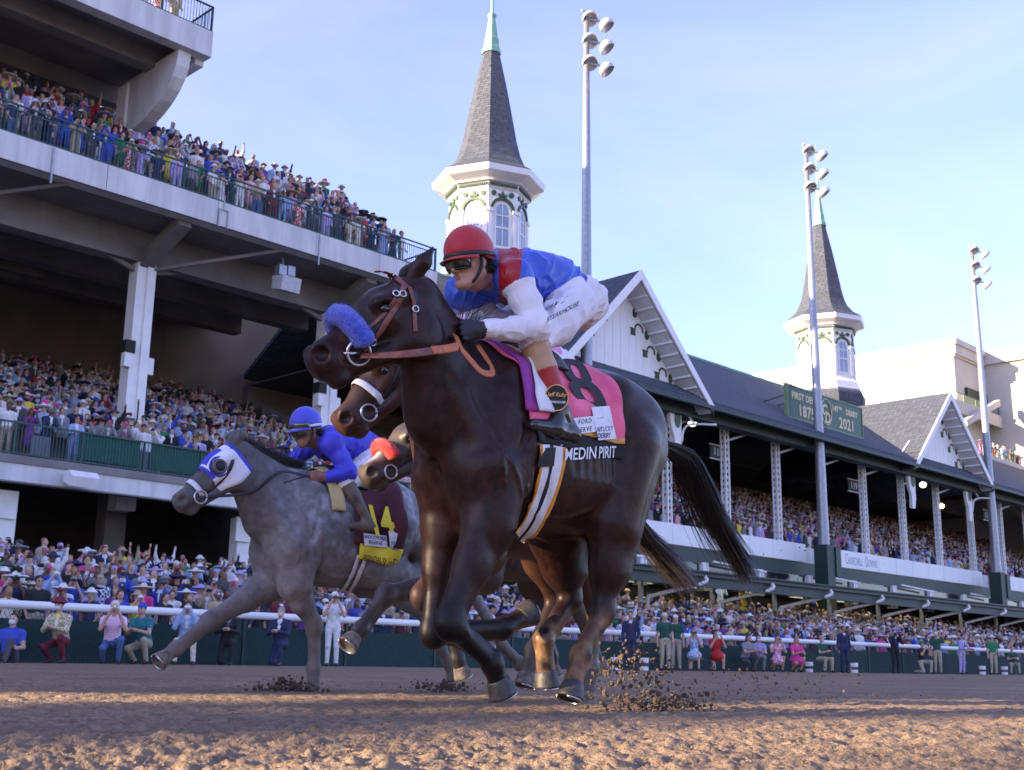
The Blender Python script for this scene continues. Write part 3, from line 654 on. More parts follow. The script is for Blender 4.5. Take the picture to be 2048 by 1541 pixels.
# towers
def tower(sx):
    c = np.array([sx, RT, 0.]); n8 = lambda prof, mat, nm, par: MB().lathe(prof, c, 8).build(nm, mat, par)
    k_ = 1/math.cos(math.pi/8)
    tw = n8([(2.55*k_, 17.5), (2.55*k_, 20.3), (2.35*k_, 20.45), (2.30*k_, 21.0), (2.12*k_, 21.15), (2.0*k_, 21.4), (2.0*k_, 24.9), (2.12*k_, 25.0), (2.12*k_, 25.25), (2.3*k_, 25.3)], M_tow, 'spire_tower', og)
    n8([(2.25, 25.28), (2.5, 25.42), (3.02, 25.62), (3.10, 25.66), (3.14, 26.0), (3.0, 26.03)], M_tow, 'eaves', tw)
    n8([(2.66*k_, 17.6), (2.66*k_, 20.05), (2.5*k_, 20.4)], M_sh, 'tower_skirt', tw)
    n8([(3.12, 26.04), (2.45, 26.5), (2.02, 27.05), (1.74, 27.7), (1.52, 28.6), (1.27, 30.0), (.90, 32.0), (.47, 34.0)], M_sh, 'spire', tw)
    n8([(.56, 33.95), (.52, 34.25), (.44, 34.4), (.40, 34.9), (.36, 35.0), (.20, 36.2), (.26, 36.35), (.26, 36.45), (.10, 36.5), (.07, 37.2)], M_cop, 'spire_cap', tw)
    MB().lathe([(.09, 37.1), (.05, 39.8), (.01, 41)], c, 8).build('finial_rod', M_cop, tw)
    for j in range(8):
        a = math.pi/8+j*math.pi/4; nrm = np.array([math.cos(a), math.sin(a), 0]); u = np.array([-math.sin(a), math.cos(a), 0]); o = c+nrm*2.0
        if nrm[1] > .5: continue
        P3 = lambda x, z, d: o+u*x+nrm*d+np.array([0, 0, z])
        win = [(-.36, 21.75)]+[(.36, 21.75)]+[(.36*math.cos(t_), 23.75+.36*math.sin(t_)) for t_ in np.linspace(0, math.pi, 9)]
        mb = MB(); mb.prism([P3(x, z, .004) for x, z in win], nrm*.03); w_ = mb.build('window', M_glass, tw)
        mb = MB()
        for x0, x1, z0, z1 in ((-.44, -.36, 21.7, 23.75), (.36, .44, 21.7, 23.75), (-.02, .02, 21.75, 24.1), (-.36, .36, 22.7, 22.8), (-.36, .36, 23.4, 23.46), (-.5, .5, 21.6, 21.72)): mb.prism([P3(x0, z0, .0), P3(x1, z0, .0), P3(x1, z1, .0), P3(x0, z1, .0)], nrm*.07)
        mb.build('frame', M_tow, w_)
        mb = MB(); mb.prism([P3(x, z+23.75, .0) for x, z in arc_band((0, 0), .56, .72, -.05, math.pi+.05, 12)], nrm*.10); mb.build('arch', M_trimg, tw)
        mb = MB(); mb.prism([P3(x, z, .0) for x, z in ((-.22, 24.5), (.22, 24.5), (.26, 24.68), (.12, 24.62), (0, 24.86), (-.12, 24.62), (-.26, 24.68))], nrm*.09); mb.build('crown_trim', M_trimg, tw)
        for q in (-1, 1):
            mb = MB(); mb.prism([P3(q*.52+.15*math.cos(t_), 24.68+.15*math.sin(t_), .0) for t_ in np.linspace(0, 2*math.pi, 12, endpoint=False)], nrm*.08); mb.build('medallion', M_trimg, tw)
        e = o+u*.80; 
        for q in (-1, 1):
            mb = MB(); mb.prism([P3(q*x, z, .0) for x, z in ((.62, 21.5), (.82, 21.5), (.82, 23.6), (.62, 23.6))][::q], nrm*.10); mb.prism([P3(q*x, z, .0) for x, z in ((.56, 23.58), (.83, 23.58), (.83, 23.78), (.56, 23.78))][::q], nrm*.16); mb.build('pilaster', M_tow, tw)
        mb = MB()
        for x in np.arange(-.8, .85, .12): mb.prism([P3(x-.03, 25.05, .10), P3(x+.03, 25.05, .10), P3(x+.03, 25.22, .10), P3(x-.03, 25.22, .10)], nrm*.12)
        tag(mb.build('dentils', M_trimg, tw), kind='stuff')
tower(43.35); tower(79.95)
# mezzanine under the banner
mb = MB(); mb.box((33, TB+1.2, 3.6), (S1, TB+1.4, 5.3)); mb.build('mezzanine_wall', M_black, og)  # black sheet stands in for the unlit interior
for k, s_ in enumerate(np.arange(36., 112, 5.25)):
    mb = MB(); mb.box((s_-.25, TB-.1, 3.9), (s_+.05, TB+.4, 5.35)); mb.box((s_+.12, TB-.12, 3.9), (s_+.22, TB-.02, 5.35)); mb.build('window_post', M_white, og)
    mb = MB(); mb.box((s_+.3, TB+.1, 4.0), (s_+4.9, TB+.13, 5.3)); mb.build('pane', pm('dark_glass', (.02, .022, .03), rough=.1, spec=.6), og)
    if k % 2: mb = MB(); mb.tube([(s_+.1, TB-.5, 5.38), (s_+5.1, TB-.5, 5.18)], .06, n=6); mb.build('awning_roller', M_white, og)
# section boards hanging under the roof
for px_, py_, s_ in ((1436, 905, '118'), (1708, 972, '119'), (1975, 1031, '120')):
    p = onY(px_, py_, 37.5); mb = MB(); mb.box(p+np.array([-.75, 0, -.33]), p+np.array([.75, .06, .33])); b_ = mb.build('section_board', M_greend, og)
    mb = MB(); mb.box(p+np.array([-.8, -.01, .36]), p+np.array([.8, .05, .42])); mb.box(p+np.array([-.8, -.01, -.44]), p+np.array([.8, .05, -.38])); mb.build('board_rail', M_white, b_)
    v, f = text_mesh(s_, .62, bold=.01); decal('lettering', v, f, lambda x, y: p+np.array([x, -.004, y-.2]), M_lettw, b_)
for p in (onY(1385, 846, 38), onY(1846, 970, 38)):
    mb = MB(); mb.lathe([(.02, .25), (.22, .12), (.26, 0), (.18, -.16), (.02, -.22)], p, 10); tag(mb.build('globe_lamp', emis('lamp_glow', (1, .93, .8), 1.2), None, smooth=True), 'round white globe lamp hanging under the old grandstand roof', 'lamp', 'globe lamps under the old roof')
mb = MB(); mb.lathe([(.02, .25), (.2, .12), (.24, 0), (.16, -.14), (.02, -.2)], onY(1883, 1013, 42), 10); tag(mb.build('globe_lamp', emis('lamp_warm', (1, .6, .2), 2.), None, smooth=True), 'orange glowing lamp hanging deep under the old grandstand roof', 'lamp')
# ---- banners
M_ban = pm('banner_white', (.86, .86, .87), (.80, .80, .82), scale=.6, rough=.6, stretch=(1, 1, .3))
M_bantxt = pm('print_grey_blue', (.30, .36, .50), rough=.6); M_banline = pm('print_pale', (.56, .58, .66), rough=.6)
for s0, s1, txt, lab in ((34, 61.9, None, 'long white banner fascia left of the lettered one'), (63.2, 86.6, 'CHURCHILL DOWNS', 'white banner fascia lettered in grey capitals between two poles'), (87.9, 116, None, 'white banner fascia beyond the last light pole')):
    r = empty('banner', ((s0+s1)/2, TB, 6.1)); tag(r, lab, 'banner')
    mb = MB(); mb.box((s0, TB-.05, 6.08), (s1, TB+.0, 7.12)); mb.build('sheet', M_ban, r)
    mb = MB()
    for k in np.arange(s0+(7.6 if txt else 3.2), s1-.5, 2.35): mb.box((k, TB-.054, 6.1), (k+.03, TB-.051, 7.1))
    mb.build('panel_lines', M_banline, r)
    if txt:
        v, f = text_mesh('C', .82); w0 = 0; x = 66.5; word = 'CHURCHILL DOWNS'
        for i, ch in enumerate(word):
            if ch == ' ': x += .35; continue
            sz = .72 if i in (0, 10) else .54
            v, f = text_mesh(ch, sz, align='LEFT'); wd = v[:, 0].max()*.68+.03
            decal('lettering', v, f, lambda a, b, x=x: np.array([x+a*.68, TB-.058, 6.32+b*1.25]), M_bantxt, r); x += wd
# ---- sign on the roof
sg = empty('derby_sign', (65, 35.8, 14.6)); tag(sg, 'green signboard with gold lettering and year numbers standing on slate roof', 'sign')
p0, p1_ = onY(1574, 771, 35.6), onY(1722, 816, 35.6); zb_ = 14.40; zt_ = 16.28; a0, a1 = p0[0], p1_[0]
M_gold = pm('gold_leaf', (.72, .60, .34), (.60, .48, .25), scale=10, rough=.4)
mb = MB(); mb.box((a0, 35.6, zb_), (a1, 35.75, zt_)); mb.build('board', pm('sign_green', (.03, .11, .065), (.022, .085, .05), scale=3, rough=.5), sg)
mb = MB(); 
for q in (((a0-.08, zb_-.08), (a1+.08, zb_)), ((a0-.08, zt_), (a1+.08, zt_+.08)), ((a0-.08, zb_), (a0, zt_)), ((a1, zb_), (a1+.08, zt_))): mb.box((q[0][0], 35.56, q[0][1]), (q[1][0], 35.79, q[1][1]))
mb.build('frame', pm('sign_frame', (.16, .26, .12), rough=.5), sg)
for k in range(6):
    x = a0+(a1-a0)*(k+.3)/6; mb = MB(); mb.bar((x, 35.7, zb_), (x, 35.9, roof_z(35.9)-.1), .06); mb.bar((x, 35.75, zt_-.4), (x, 37.6, roof_z(37.6)-.1), .05); mb.build('strut', M_black, sg)
W_ = a1-a0
for s_, x, z, sz in (('FIRST DERBY', .235, 1.18, .58), ('1875', .235, .22, .98), ('147', .620, 1.18, .50), ('TH', .690, 1.38, .24), ('DERBY', .850, 1.18, .50), ('2021', .775, .22, .98), ('C', .475, .72, 1.0), ('D', .512, .28, 1.0)):
    v, f = text_mesh(s_, sz, bold=.018, spacing=1.08); mb = MB(); 
    me_ = decal('lettering', v, f, lambda a, b, x=x, z=z: np.array([a0+W_*x+a*.93, 35.57, zb_+z+b*.98]), M_gold, sg); md = me_.modifiers.new('thick', 'SOLIDIFY'); md.thickness = .05
mb = MB(); mb.tube([(a0+W_*.495+.62*math.cos(t_), 35.57, zb_+.95+.8*math.sin(t_)) for t_ in np.linspace(0, 2*math.pi, 24)], .035, n=6); mb.build('emblem_ring', M_gold, sg)
# ---- light poles
def light_pole(s, label):
    t = 34.5; r = empty('light_pole', (s, t, FZ)); zt = 31.5
    mb = MB(); mb.lathe([(.34, 3.6), (.33, 6.9), (.30, 10), (.26, 16), (.20, 24), (.13, zt)], (s, t, 0), 16); mb.build('pole', M_gal, r, smooth=True)
    mb = MB(); mb.box((s-.42, t-.42, FZ), (s+.42, t+.42, 6.95)); mb.box((s+.45, t-.5, 5.2), (s+1.0, t+.3, 6.85)); mb.build('base_cladding', M_greend, r)
    for z in (zt-.3, zt-1.5, zt-2.7):
        for q in (-1, 1):
            d = np.array([.69, -.72, 0])*(.18 if q < 0 else 1.02)+np.array([0, 0, -.05 if q < 0 else -.22]); mb = MB(); b = np.array([s, t, z]); h = b+d*np.array([1., 1., 1]) + np.array([0, 0, -.1*q])
            ax = np.array([.30*q+.1, -.55, -.78]); ax /= np.linalg.norm(ax); fr = frame(ax, up=(1, 0, .1)); A3 = np.stack([fr[1], fr[2], fr[0]])
            mb.lathe([(.10, -.34), (.26, -.30), (.38, -.14), (.42, .10), (.37, .11), (.30, .0), (.1, -.05)], h, 14, axis=A3); l_ = mb.build('lamp', pm('lamp_aluminium', (.62, .63, .65), (.5, .51, .54), scale=5, rough=.35, metal=.5), r, smooth=True)
            mb = MB(); mb.bar(b, h-ax*.3, .09); mb.build('lamp_arm', M_gal, l_)
    mb = MB(); mb.bar((s-.35, t, zt+.05), (s+.2, t, zt+.05), .08); mb.build('cap_bracket', M_gal, r)
    return tag(r, label, 'light pole')
light_pole(40.55, 'tall floodlight pole behind the seat of the red helmeted jockey')
light_pole(61.45, 'tall floodlight pole crossing the green roof sign')
light_pole(85.7, 'tall floodlight pole at the right foot of the far gable')
# ---- lean-to roof in front of the old grandstand
sr = empty('lean_to_canopy', (60, 31, FZ)); tag(sr, 'long low green edged canopy roof with strip lamps over standing spectators', 'canopy')
mb = MB(); mb.add([(33, 29.9, 3.98), (112, 29.9, 3.98), (112, 35.9, 4.55), (33, 35.9, 4.55), (33, 29.9, 3.86), (112, 29.9, 3.86), (112, 35.9, 4.43), (33, 35.9, 4.43)], [(0, 1, 2, 3), (7, 6, 5, 4), (0, 4, 5, 1), (1, 5, 6, 2), (2, 6, 7, 3), (3, 7, 4, 0)]); mb.build('roof', pm('canopy_green', (.035, .10, .09), (.025, .08, .07), scale=2, rough=.6), sr)
mb = MB(); mb.box((33, 29.72, 3.82), (112, 29.897, 4.02)); mb.tube([(33, 29.66, 4.02), (112, 29.66, 4.02)], .05, n=6); mb.box((33, 29.9, 3.4), (112, 30.05, 3.855)); mb.build('gutter', M_greend, sr)
for k, s_ in enumerate(np.arange(35.5, 110, 5.3)):
    mb = MB(); mb.box((s_-.08, 31.6, FZ), (s_+.08, 31.76, 4.0)); mb.build('post', M_gal, sr)
    mb = MB(); mb.tube(spline([(s_+.25, 31.5, .5), (s_+.25, 31.5, 2.7), (s_+.4, 31.3, 3.0), (s_+1.9, 29.8, 3.55), (s_+2.0, 29.75, 3.85)], 16), .08, n=8); mb.build('downpipe', M_white, sr, smooth=True)
    if s_ < 72:
        mb = MB(); mb.box((s_+.8, 32.6, 3.98), (s_+3.2, 32.75, 4.04)); mb.build('strip_lamp', emis('strip_glow', (1, .90, .68), 3.5), sr)
        mb = MB(); mb.box((s_+1.4, 34.2, 4.16), (s_+3.6, 34.35, 4.22)); mb.build('strip_lamp', emis('strip_glow', (1, .90, .68), 3.5), sr)
mb = MB(); mb.box((33, 37.0, 0), (112, 37.2, 4.4)); mb.build('rear_wall', M_black, sr)  # black colour stands in for the shade under the canopy
# ---- pale building far right
M_beige = pm('stucco_beige', (.52, .50, .46), (.46, .44, .405), scale=.5, rough=.85)
M_beigeg = pm('stucco_grey', (.50, .50, .52), (.44, .44, .46), scale=.5, rough=.85)
bb = empty('pavilion', (118, 50, FZ)); tag(bb, 'pale beige pavilion with balconies beyond the far gable', 'building')
mb = MB(); mb.box((108, 46, 0), (114.6, 95, 29.3)); mb.build('wall', M_beige, bb)
for k, t_ in enumerate((48, 51.3, 56, 60, 66, 72)): mb = MB(); mb.box((107.93, t_, 25.9), (107.997, t_+.12, 28.9)); mb.build('wall_joint', M_beigeg, bb)
mb = MB(); mb.box((107.8, 45.8, 29.303), (114.6, 95, 29.5)); mb.box((107.6, 45.6, 29.503), (114.6, 95, 30.4)); mb.box((107.4, 45.4, 30.403), (114.6, 95, 30.95)); mb.build('cornice', M_beige, bb)
mb = MB(); mb.box((107.85, 45.85, 25.4), (107.995, 95, 25.75)); mb.build('string_course', M_beige, bb)
mb = MB(); mb.box((114.6, 37, 0), (150, 95, 29.6)); mb.build('wing', M_beige, bb); mb = MB(); mb.box((114.2, 36.6, 29.603), (150, 95, 31.0)); mb.build('cornice', M_beige, bb)
cv = [(108-.1-6.5*math.sin(a), 62-15.5*math.cos(a)) for a in np.linspace(0, math.pi/2, 14)]
poly = [(107.99, 46.4)]+cv+[(101.4, 80), (107.99, 80)]
mb = MB(); mb.prism([(a, b, 14) for a, b in poly], (0, 0, 9.6)); w_ = mb.build('curved_wing', M_beigeg, bb); 
mb = MB(); mb.prism([(a-.35, b-.1, 23.603) for a, b in poly[1:-1]]+[(107.98, 80, 23.603), (107.98, 46.2, 23.603)], (0, 0, .5)); mb.build('coping', M_beigeg, w_); mb = MB(); mb.prism([(a+.3, b+.3, 24.105) for a, b in poly[1:-1]]+[(107.98, 79, 24.105), (107.98, 47, 24.105)], (0, 0, 1.4)); mb.build('parapet', M_beigeg, w_)
mb = MB(); mb.box((100, 66, 20), (107.9, 95, 28.2)); mb.box((99.8, 66, 28.203), (107.9, 95, 28.6)); mb.build('rear_block', M_beige, bb)
mb = MB(); mb.box((97.3, 68, 27.6), (98.6, 69.2, 30.2)); mb.box((98.6, 68, 20), (107.8, 90, 27.2)); mb.build('chimney_block', M_beige, bb)
BAL = []
for z, t0_ in ((15.0, 40.2), (18.6, 42.0), (24.0, 44.5)):
    mb = MB(); mb.box((103.6, t0_, z-.55), (114.59, 46.2, z)); mb.build('balcony', M_beige, bb)
    mb = MB(); mb.box((103.5, t0_-.12, z-.9), (114.59, t0_-.003, z+.25)); mb.build('balcony_fascia', M_beige, bb)
    railing(bb, 103.7, 114.4, t0_+.1, z, z+1.1, 2.2, .2, M_green); BAL.append((z, t0_))
mb = MB(); mb.box((110, 45.7, 24.0), (114.59, 45.99, 26.6)); mb.build('recess_shade', M_greend, bb)  # dark slab coloured as the shade of a recess
mb = MB(); mb.prism([(104, 43.5, 22.2), (104, 44.0, 22.2), (112, 44.0, 25.4), (112, 43.5, 25.4), ], (0, 0, -.6)); mb.build('stair', M_beige, bb)
mb = MB(); mb.prism([(100, 36.5, 11.4), (118, 36.5, 11.4), (118, 40.1, 15.4), (100, 40.1, 15.4)], (0, 0, -.4)); mb.build('lower_roof', M_beige, bb)
# ================================================================ SPECTATORS
def person_geo(pose='stand', kind='suit', hat=None, h=.024, long_hair=False, mask=False, phone=False, seed=0):
    """standing height 1.74, feet at the origin, facing -Y. labels: 1 skin 2 hair 3 top 4 bottom 5 shoes 6 shirt 7 hat 8 accent"""
    S = Sculpt((-.75, -.85, -.06), (.75, .75, 2.35), h); A = np.array
    SKN, HAI, TOP, BOT, SHO, SHI, HAT, ACC = range(1, 9)
    low = {'stand': 0, 'phone': 0, 'cheer': 0, 'fist': 0, 'rail': 0, 'crouch': -.50, 'kneel': -.42, 'sit': -.80, 'perch': -.42}[pose]
    P = A([0, 0, .95+low]); lean = {'crouch': -.16, 'rail': -.10, 'kneel': -.04, 'sit': .02, 'perch': -.06}.get(pose, 0.)
    C = P+A([0, lean, .36]); N = P+A([0, lean*1.15, .52]); Hd = P+A([0, lean*1.35-.02, .69])
    k = max(.03, h*1.6)
    # legs
    for q in (-1, 1):
        hip = P+A([q*.095, 0, -.04])
        if pose in ('crouch',): kn = A([q*.17, -.40, .48+(.02 if q > 0 else -.16)]); an = A([q*.15, -.16 if q > 0 else -.08, .09])
        elif pose == 'kneel': kn = A([q*.13, -.38, .50]) if q > 0 else A([-.13, -.16, .10]); an = A([q*.13, -.34, .09]) if q > 0 else A([-.13, .26, .09])
        elif pose == 'sit': kn = A([q*.14, -.42, .42 if q > 0 else .16]); an = A([q*.13, -.62 if q > 0 else -.8, .08])
        elif pose == 'perch': kn = A([q*.17, -.42, .50]); an = A([q*.19, -.38, .09])
        else: kn = hip*.5+A([q*.11, 0, .09])*.5+A([0, -.03, .0]); an = A([q*.11, .02, .09])
        bare = kind == 'dress'
        S.lab = SKN if bare else BOT
        S.chain([hip, kn, an], [.095, .066, .052] if not bare else [.085, .052, .038], k)
        S.lab = SHO; S.cone(an+A([0, .02, -.04]), an+A([0, -.15, -.055]), .045, .035, k*.7)
    if kind == 'dress':
        S.lab = BOT if False else TOP
        if pose in ('stand', 'phone', 'cheer', 'fist', 'rail'): S.cone(P+A([0, 0, .05]), P+A([0, .01, -.36]), .15, .19, k, .8)
        else: S.ell(P+A([0, -.16, -.04]), (.24, .30, .17), k)
        S.lab = TOP; S.chain([P, C, N-A([0, 0, .04])], [.145, .135, .07], k, .75)
    else:
        S.lab = BOT; S.ell(P, (.165, .125, .13), k)
        S.lab = TOP; S.chain([P+A([0, 0, .04]), C, N-A([0, 0, .04])], [.165, .165, .09], k, .70)
    # arms
    for q in (-1, 1):
        sh = C+A([q*.185, .0, .07]); S.lab = TOP
        up = (pose == 'cheer') or (pose == 'fist' and q > 0)
        if up: el = sh+A([q*.12, -.08, .24]); wr = el+A([q*.02, -.05, .27])
        elif pose == 'phone' or phone: el = sh+A([q*.06, -.20, -.18]); wr = Hd+A([q*.06, -.27, -.06])
        elif pose in ('crouch', 'kneel', 'perch'): el = sh+A([q*.05, -.16, -.24]); wr = A([q*.07, el[1]-.20, el[2]+.05])
        elif pose == 'rail': el = sh+A([q*.07, -.12, -.26]); wr = el+A([-q*.06, -.24, -.03])
        elif pose == 'sit': el = sh+A([q*.07, -.06, -.26]); wr = el+A([-q*.02, -.26, -.02])
        else: el = sh+A([q*.06, .02, -.28]); wr = el+A([-q*.03, -.16, -.17]) if (seed+q) % 3 else el+A([0, -.05, -.25])
        S.chain([C+A([q*.10, 0, .09]), sh, (sh+el)/2], [.085, .078, .062], k)
        S.lab = TOP if kind in ('suit',) else SKN
        S.chain([(sh+el)/2, el, wr], [.060 if kind == 'suit' else .047, .052 if kind == 'suit' else .042, .040 if kind == 'suit' else .034], k)
        S.lab = SKN; hd = (wr-el)/np.linalg.norm(wr-el); S.ell(wr+hd*.06, (.040, .045, .045), k*.6)
        for f_ in (-1, 0, 1): S.cone(wr+hd*.08+A([f_*.02, 0, 0]), wr+hd*.135+A([f_*.022, -.01, 0]), .014, .011, .012)
        if (pose == 'phone' or phone) and q > 0:
            S.lab = ACC; S.cone(A([-.05, wr[1]-.05, wr[2]+.05]), A([.07, wr[1]-.05, wr[2]+.05]), .035, .035, .008, .35, A([0, 1., 0]))
    if kind == 'suit':
        S.lab = SHI; S.cone(N+A([0, -.055, -.05]), C+A([0, -.112, -.10]), .050, .022, .012); S.lab = ACC if seed % 2 else SHI; S.cone(N+A([0, -.098, -.07]), C+A([0, -.142, -.14]), .016, .016, .008)
    # neck, head
    S.lab = SKN; S.cone(N-A([0, 0, .02]), Hd-A([0, 0, .08]), .056, .052, k*.6)
    S.ell(Hd, (.076, .092, .115), k*.5); S.ell(Hd+A([0, -.05, -.055]), (.052, .050, .055), k*.5); S.cone(Hd+A([0, -.095, .01]), Hd+A([0, -.108, -.025]), .010, .015, .01)
    if mask: S.lab = ACC; S.ell(Hd+A([0, -.068, -.050]), (.062, .054, .048), .008)
    S.lab = HAI
    S.ell(Hd+A([0, .022, .035]), (.086, .098, .102), .008); 
    S.lab = SKN; S.ell(Hd+A([0, -.040, -.022]), (.068, .068, .078), .006)
    S.lab = HAI
    for q in (-1, 1): S.ell(Hd+A([q*.032, -.098, .006]), (.018, .014, .012), .004)
    S.lab = ACC; S.cone(Hd+A([-.045, -.093, .015]), Hd+A([.045, -.093, .015]), .016, .016, .005) if seed % 3 == 0 else None
    if long_hair: S.lab = HAI; S.chain([Hd+A([0, .06, .03]), Hd+A([0, .085, -.14]), Hd+A([0, .09, -.27])], [.085, .085, .06], .02, 1.)
    if hat:
        S.lab = HAT
        if hat == 'cap': S.ell(Hd+A([0, .01, .065]), (.092, .105, .082), .006); S.cone(Hd+A([0, -.09, .055]), Hd+A([0, -.16, .045]), .055, .045, .01, .2, A([0, 0, 1.]))
        else:
            br = .17 if hat == 'fedora' else .30; S.ell(Hd+A([0, .01, .10]), (.092, .105, .085), .008); S.ell(Hd+A([0, .0, .055]), (br, br*1.05, .026+h*.35), .012)
            if hat == 'flowers':
                r = np.random.default_rng(seed); S.lab = ACC
                for _ in range(6): S.ell(Hd+A([r.uniform(-.14, .14), r.uniform(-.12, .12), .16+r.uniform(0, .1)]), A([1, 1, 1])*r.uniform(.04, .07), .01)
    V, Fq = S.net()
    if pose == 'sit': V[:, 2] -= 0.02
    lab = S.labels(V[Fq].mean(1)).astype(int)
    # unlabeled -> nearest labelled (skin)
    lab[lab == 0] = 3
    return V, Fq, lab
def geo_mesh(name, V, Fq, lab, smooth_it=1):
    e = np.vstack([Fq[:, [0, 1]], Fq[:, [1, 2]], Fq[:, [2, 3]], Fq[:, [3, 0]]]); dg = np.bincount(e[:, 0], minlength=len(V))+np.bincount(e[:, 1], minlength=len(V))
    S = np.zeros_like(V)
    for j in range(3): S[:, j] = np.bincount(e[:, 0], V[e[:, 1], j], len(V))+np.bincount(e[:, 1], V[e[:, 0], j], len(V))
    V = V*.5+.5*S/np.maximum(1, dg)[:, None]
    me = bpy.data.meshes.new(name); me.vertices.add(len(V)); me.vertices.foreach_set('co', V.ravel()); k = len(Fq); me.loops.add(4*k); me.loops.foreach_set('vertex_index', Fq.ravel().astype(np.int32))
    me.polygons.add(k); me.polygons.foreach_set('loop_start', np.arange(0, 4*k, 4, dtype=np.int32)); me.polygons.foreach_set('use_smooth', np.ones(k, bool)); me.update(calc_edges=True)
    for _ in range(9): me.materials.append(None)
    me.polygons.foreach_set('material_index', lab.astype(np.int32)); me.validate(); return me
FAB = {'white': (.78, .78, .80), 'navy': (.022, .032, .095), 'black': (.016, .016, .02), 'light blue': (.34, .45, .72), 'royal blue': (.045, .085, .50), 'grey': (.26, .27, .30),
 'maroon': (.16, .02, .045), 'red': (.55, .025, .03), 'hot pink': (.80, .06, .32), 'pale pink': (.75, .46, .50), 'lavender': (.45, .38, .68), 'green': (.03, .22, .10), 'teal': (.03, .20, .24), 'yellow': (.80, .66, .06),
 'tan': (.46, .36, .25), 'cream': (.72, .66, .54), 'purple': (.19, .05, .30), 'orange': (.72, .24, .04), 'charcoal': (.07, .07, .085), 'dark green': (.02, .09, .06)}
FM = {n: pm('cloth_'+n.replace(' ', '_')+'_weave', c, tuple(x*.72 for x in c), scale=11, rough=.85, bump=.4, bscale=22, bdist=.012) for n, c in FAB.items()}
# patterned cloth
def patt(name, c1, c2, kind='check', sc=16):
    mt = bpy.data.materials.new(name); mt.use_nodes = True; t = mt.node_tree; b = t.nodes['Principled BSDF']; L = t.links.new; co = t.nodes.new('ShaderNodeTexCoord')
    if kind == 'check': n = t.nodes.new('ShaderNodeTexChecker'); n.inputs['Scale'].default_value = sc; n.inputs['Color1'].default_value = (*c1, 1); n.inputs['Color2'].default_value = (*c2, 1); o = n.outputs[0]
    elif kind == 'stripe':
        n = t.nodes.new('ShaderNodeTexWave'); n.bands_direction = 'Z'; n.inputs['Scale'].default_value = sc
    else: n = t.nodes.new('ShaderNodeTexVoronoi'); n.inputs['Scale'].default_value = sc
    L(co.outputs['Object'], n.inputs['Vector'])
    if kind != 'check':
        r = t.nodes.new('ShaderNodeValToRGB'); r.color_ramp.elements[0].position = .4; r.color_ramp.elements[1].position = .5; r.color_ramp.elements[0].color = (*c1, 1); r.color_ramp.elements[1].color = (*c2, 1); L(n.outputs[0], r.inputs[0]); o = r.outputs[0]
    L(o, b.inputs['Base Color']); b.inputs['Roughness'].default_value = .85; return mt
FM['blue plaid'] = patt('cloth_blue_plaid', (.75, .75, .8), (.08, .1, .25)); FM['tan plaid'] = patt('cloth_tan_plaid', (.62, .56, .36), (.30, .27, .2), sc=20); FM['pink striped'] = patt('cloth_pink_striped', (.75, .35, .6), (.8, .7, .78), 'stripe', 9)
FM['pink floral'] = patt('cloth_pink_floral', (.70, .10, .30), (.8, .6, .7), 'dots', 14); FM['blue floral'] = patt('cloth_blue_floral', (.75, .77, .82), (.25, .35, .6), 'dots', 16); FM['red floral'] = patt('cloth_red_floral', (.75, .72, .7), (.6, .05, .06), 'dots', 12)
FM['denim'] = pm('denim', (.09, .16, .36), (.05, .10, .24), scale=25, rough=.9); FM['khaki'] = pm('khaki', (.42, .37, .28), (.34, .30, .22), scale=15, rough=.9)
SKM = [pm('skin_%d' % i, c, tuple(x*.85 for x in c), scale=18, rough=.55) for i, c in enumerate(((.55, .33, .25), (.48, .27, .19), (.36, .19, .125), (.17, .085, .055)))]
HRM = [pm('hair_%d' % i, c, tuple(x*.6 for x in c), scale=30, rough=.6) for i, c in enumerate(((.02, .015, .012), (.07, .04, .022), (.35, .22, .09), (.28, .27, .26)))]
SHOEM = pm('shoes_dark', (.025, .02, .02), rough=.4)
GEOS = {}
def geo_for(key, h):
    kk = (key, h)
    if kk not in GEOS:
        pose, kind, hat, lh, mask, ph, sd = key; GEOS[kk] = person_geo(pose, kind, hat, h, lh, mask, ph, sd)
    return GEOS[kk]
MESHES = {}
def spawn(p, rz, key, top, bot, hatc='white', shirt='white', acc='black', skin=0, hair=0, label='', group=None, scale=1., h=.024, shoe=None):
    if (key, h) not in MESHES: MESHES[(key, h)] = geo_mesh('person', *geo_for(key, h))
    o = bpy.data.objects.new('person', MESHES[(key, h)]); col.objects.link(o); o.location = p; o.rotation_euler = (0, 0, rz); o.scale = (scale,)*3
    ms = [FM[top], SKM[skin], HRM[hair], FM[top], FM[bot], shoe or SHOEM, FM[shirt], FM[hatc], FM[acc]]
    for i, m_ in enumerate(ms):
        o.material_slots[i].link = 'OBJECT'; o.material_slots[i].material = m_
    tag(o, label, 'person', group); return o
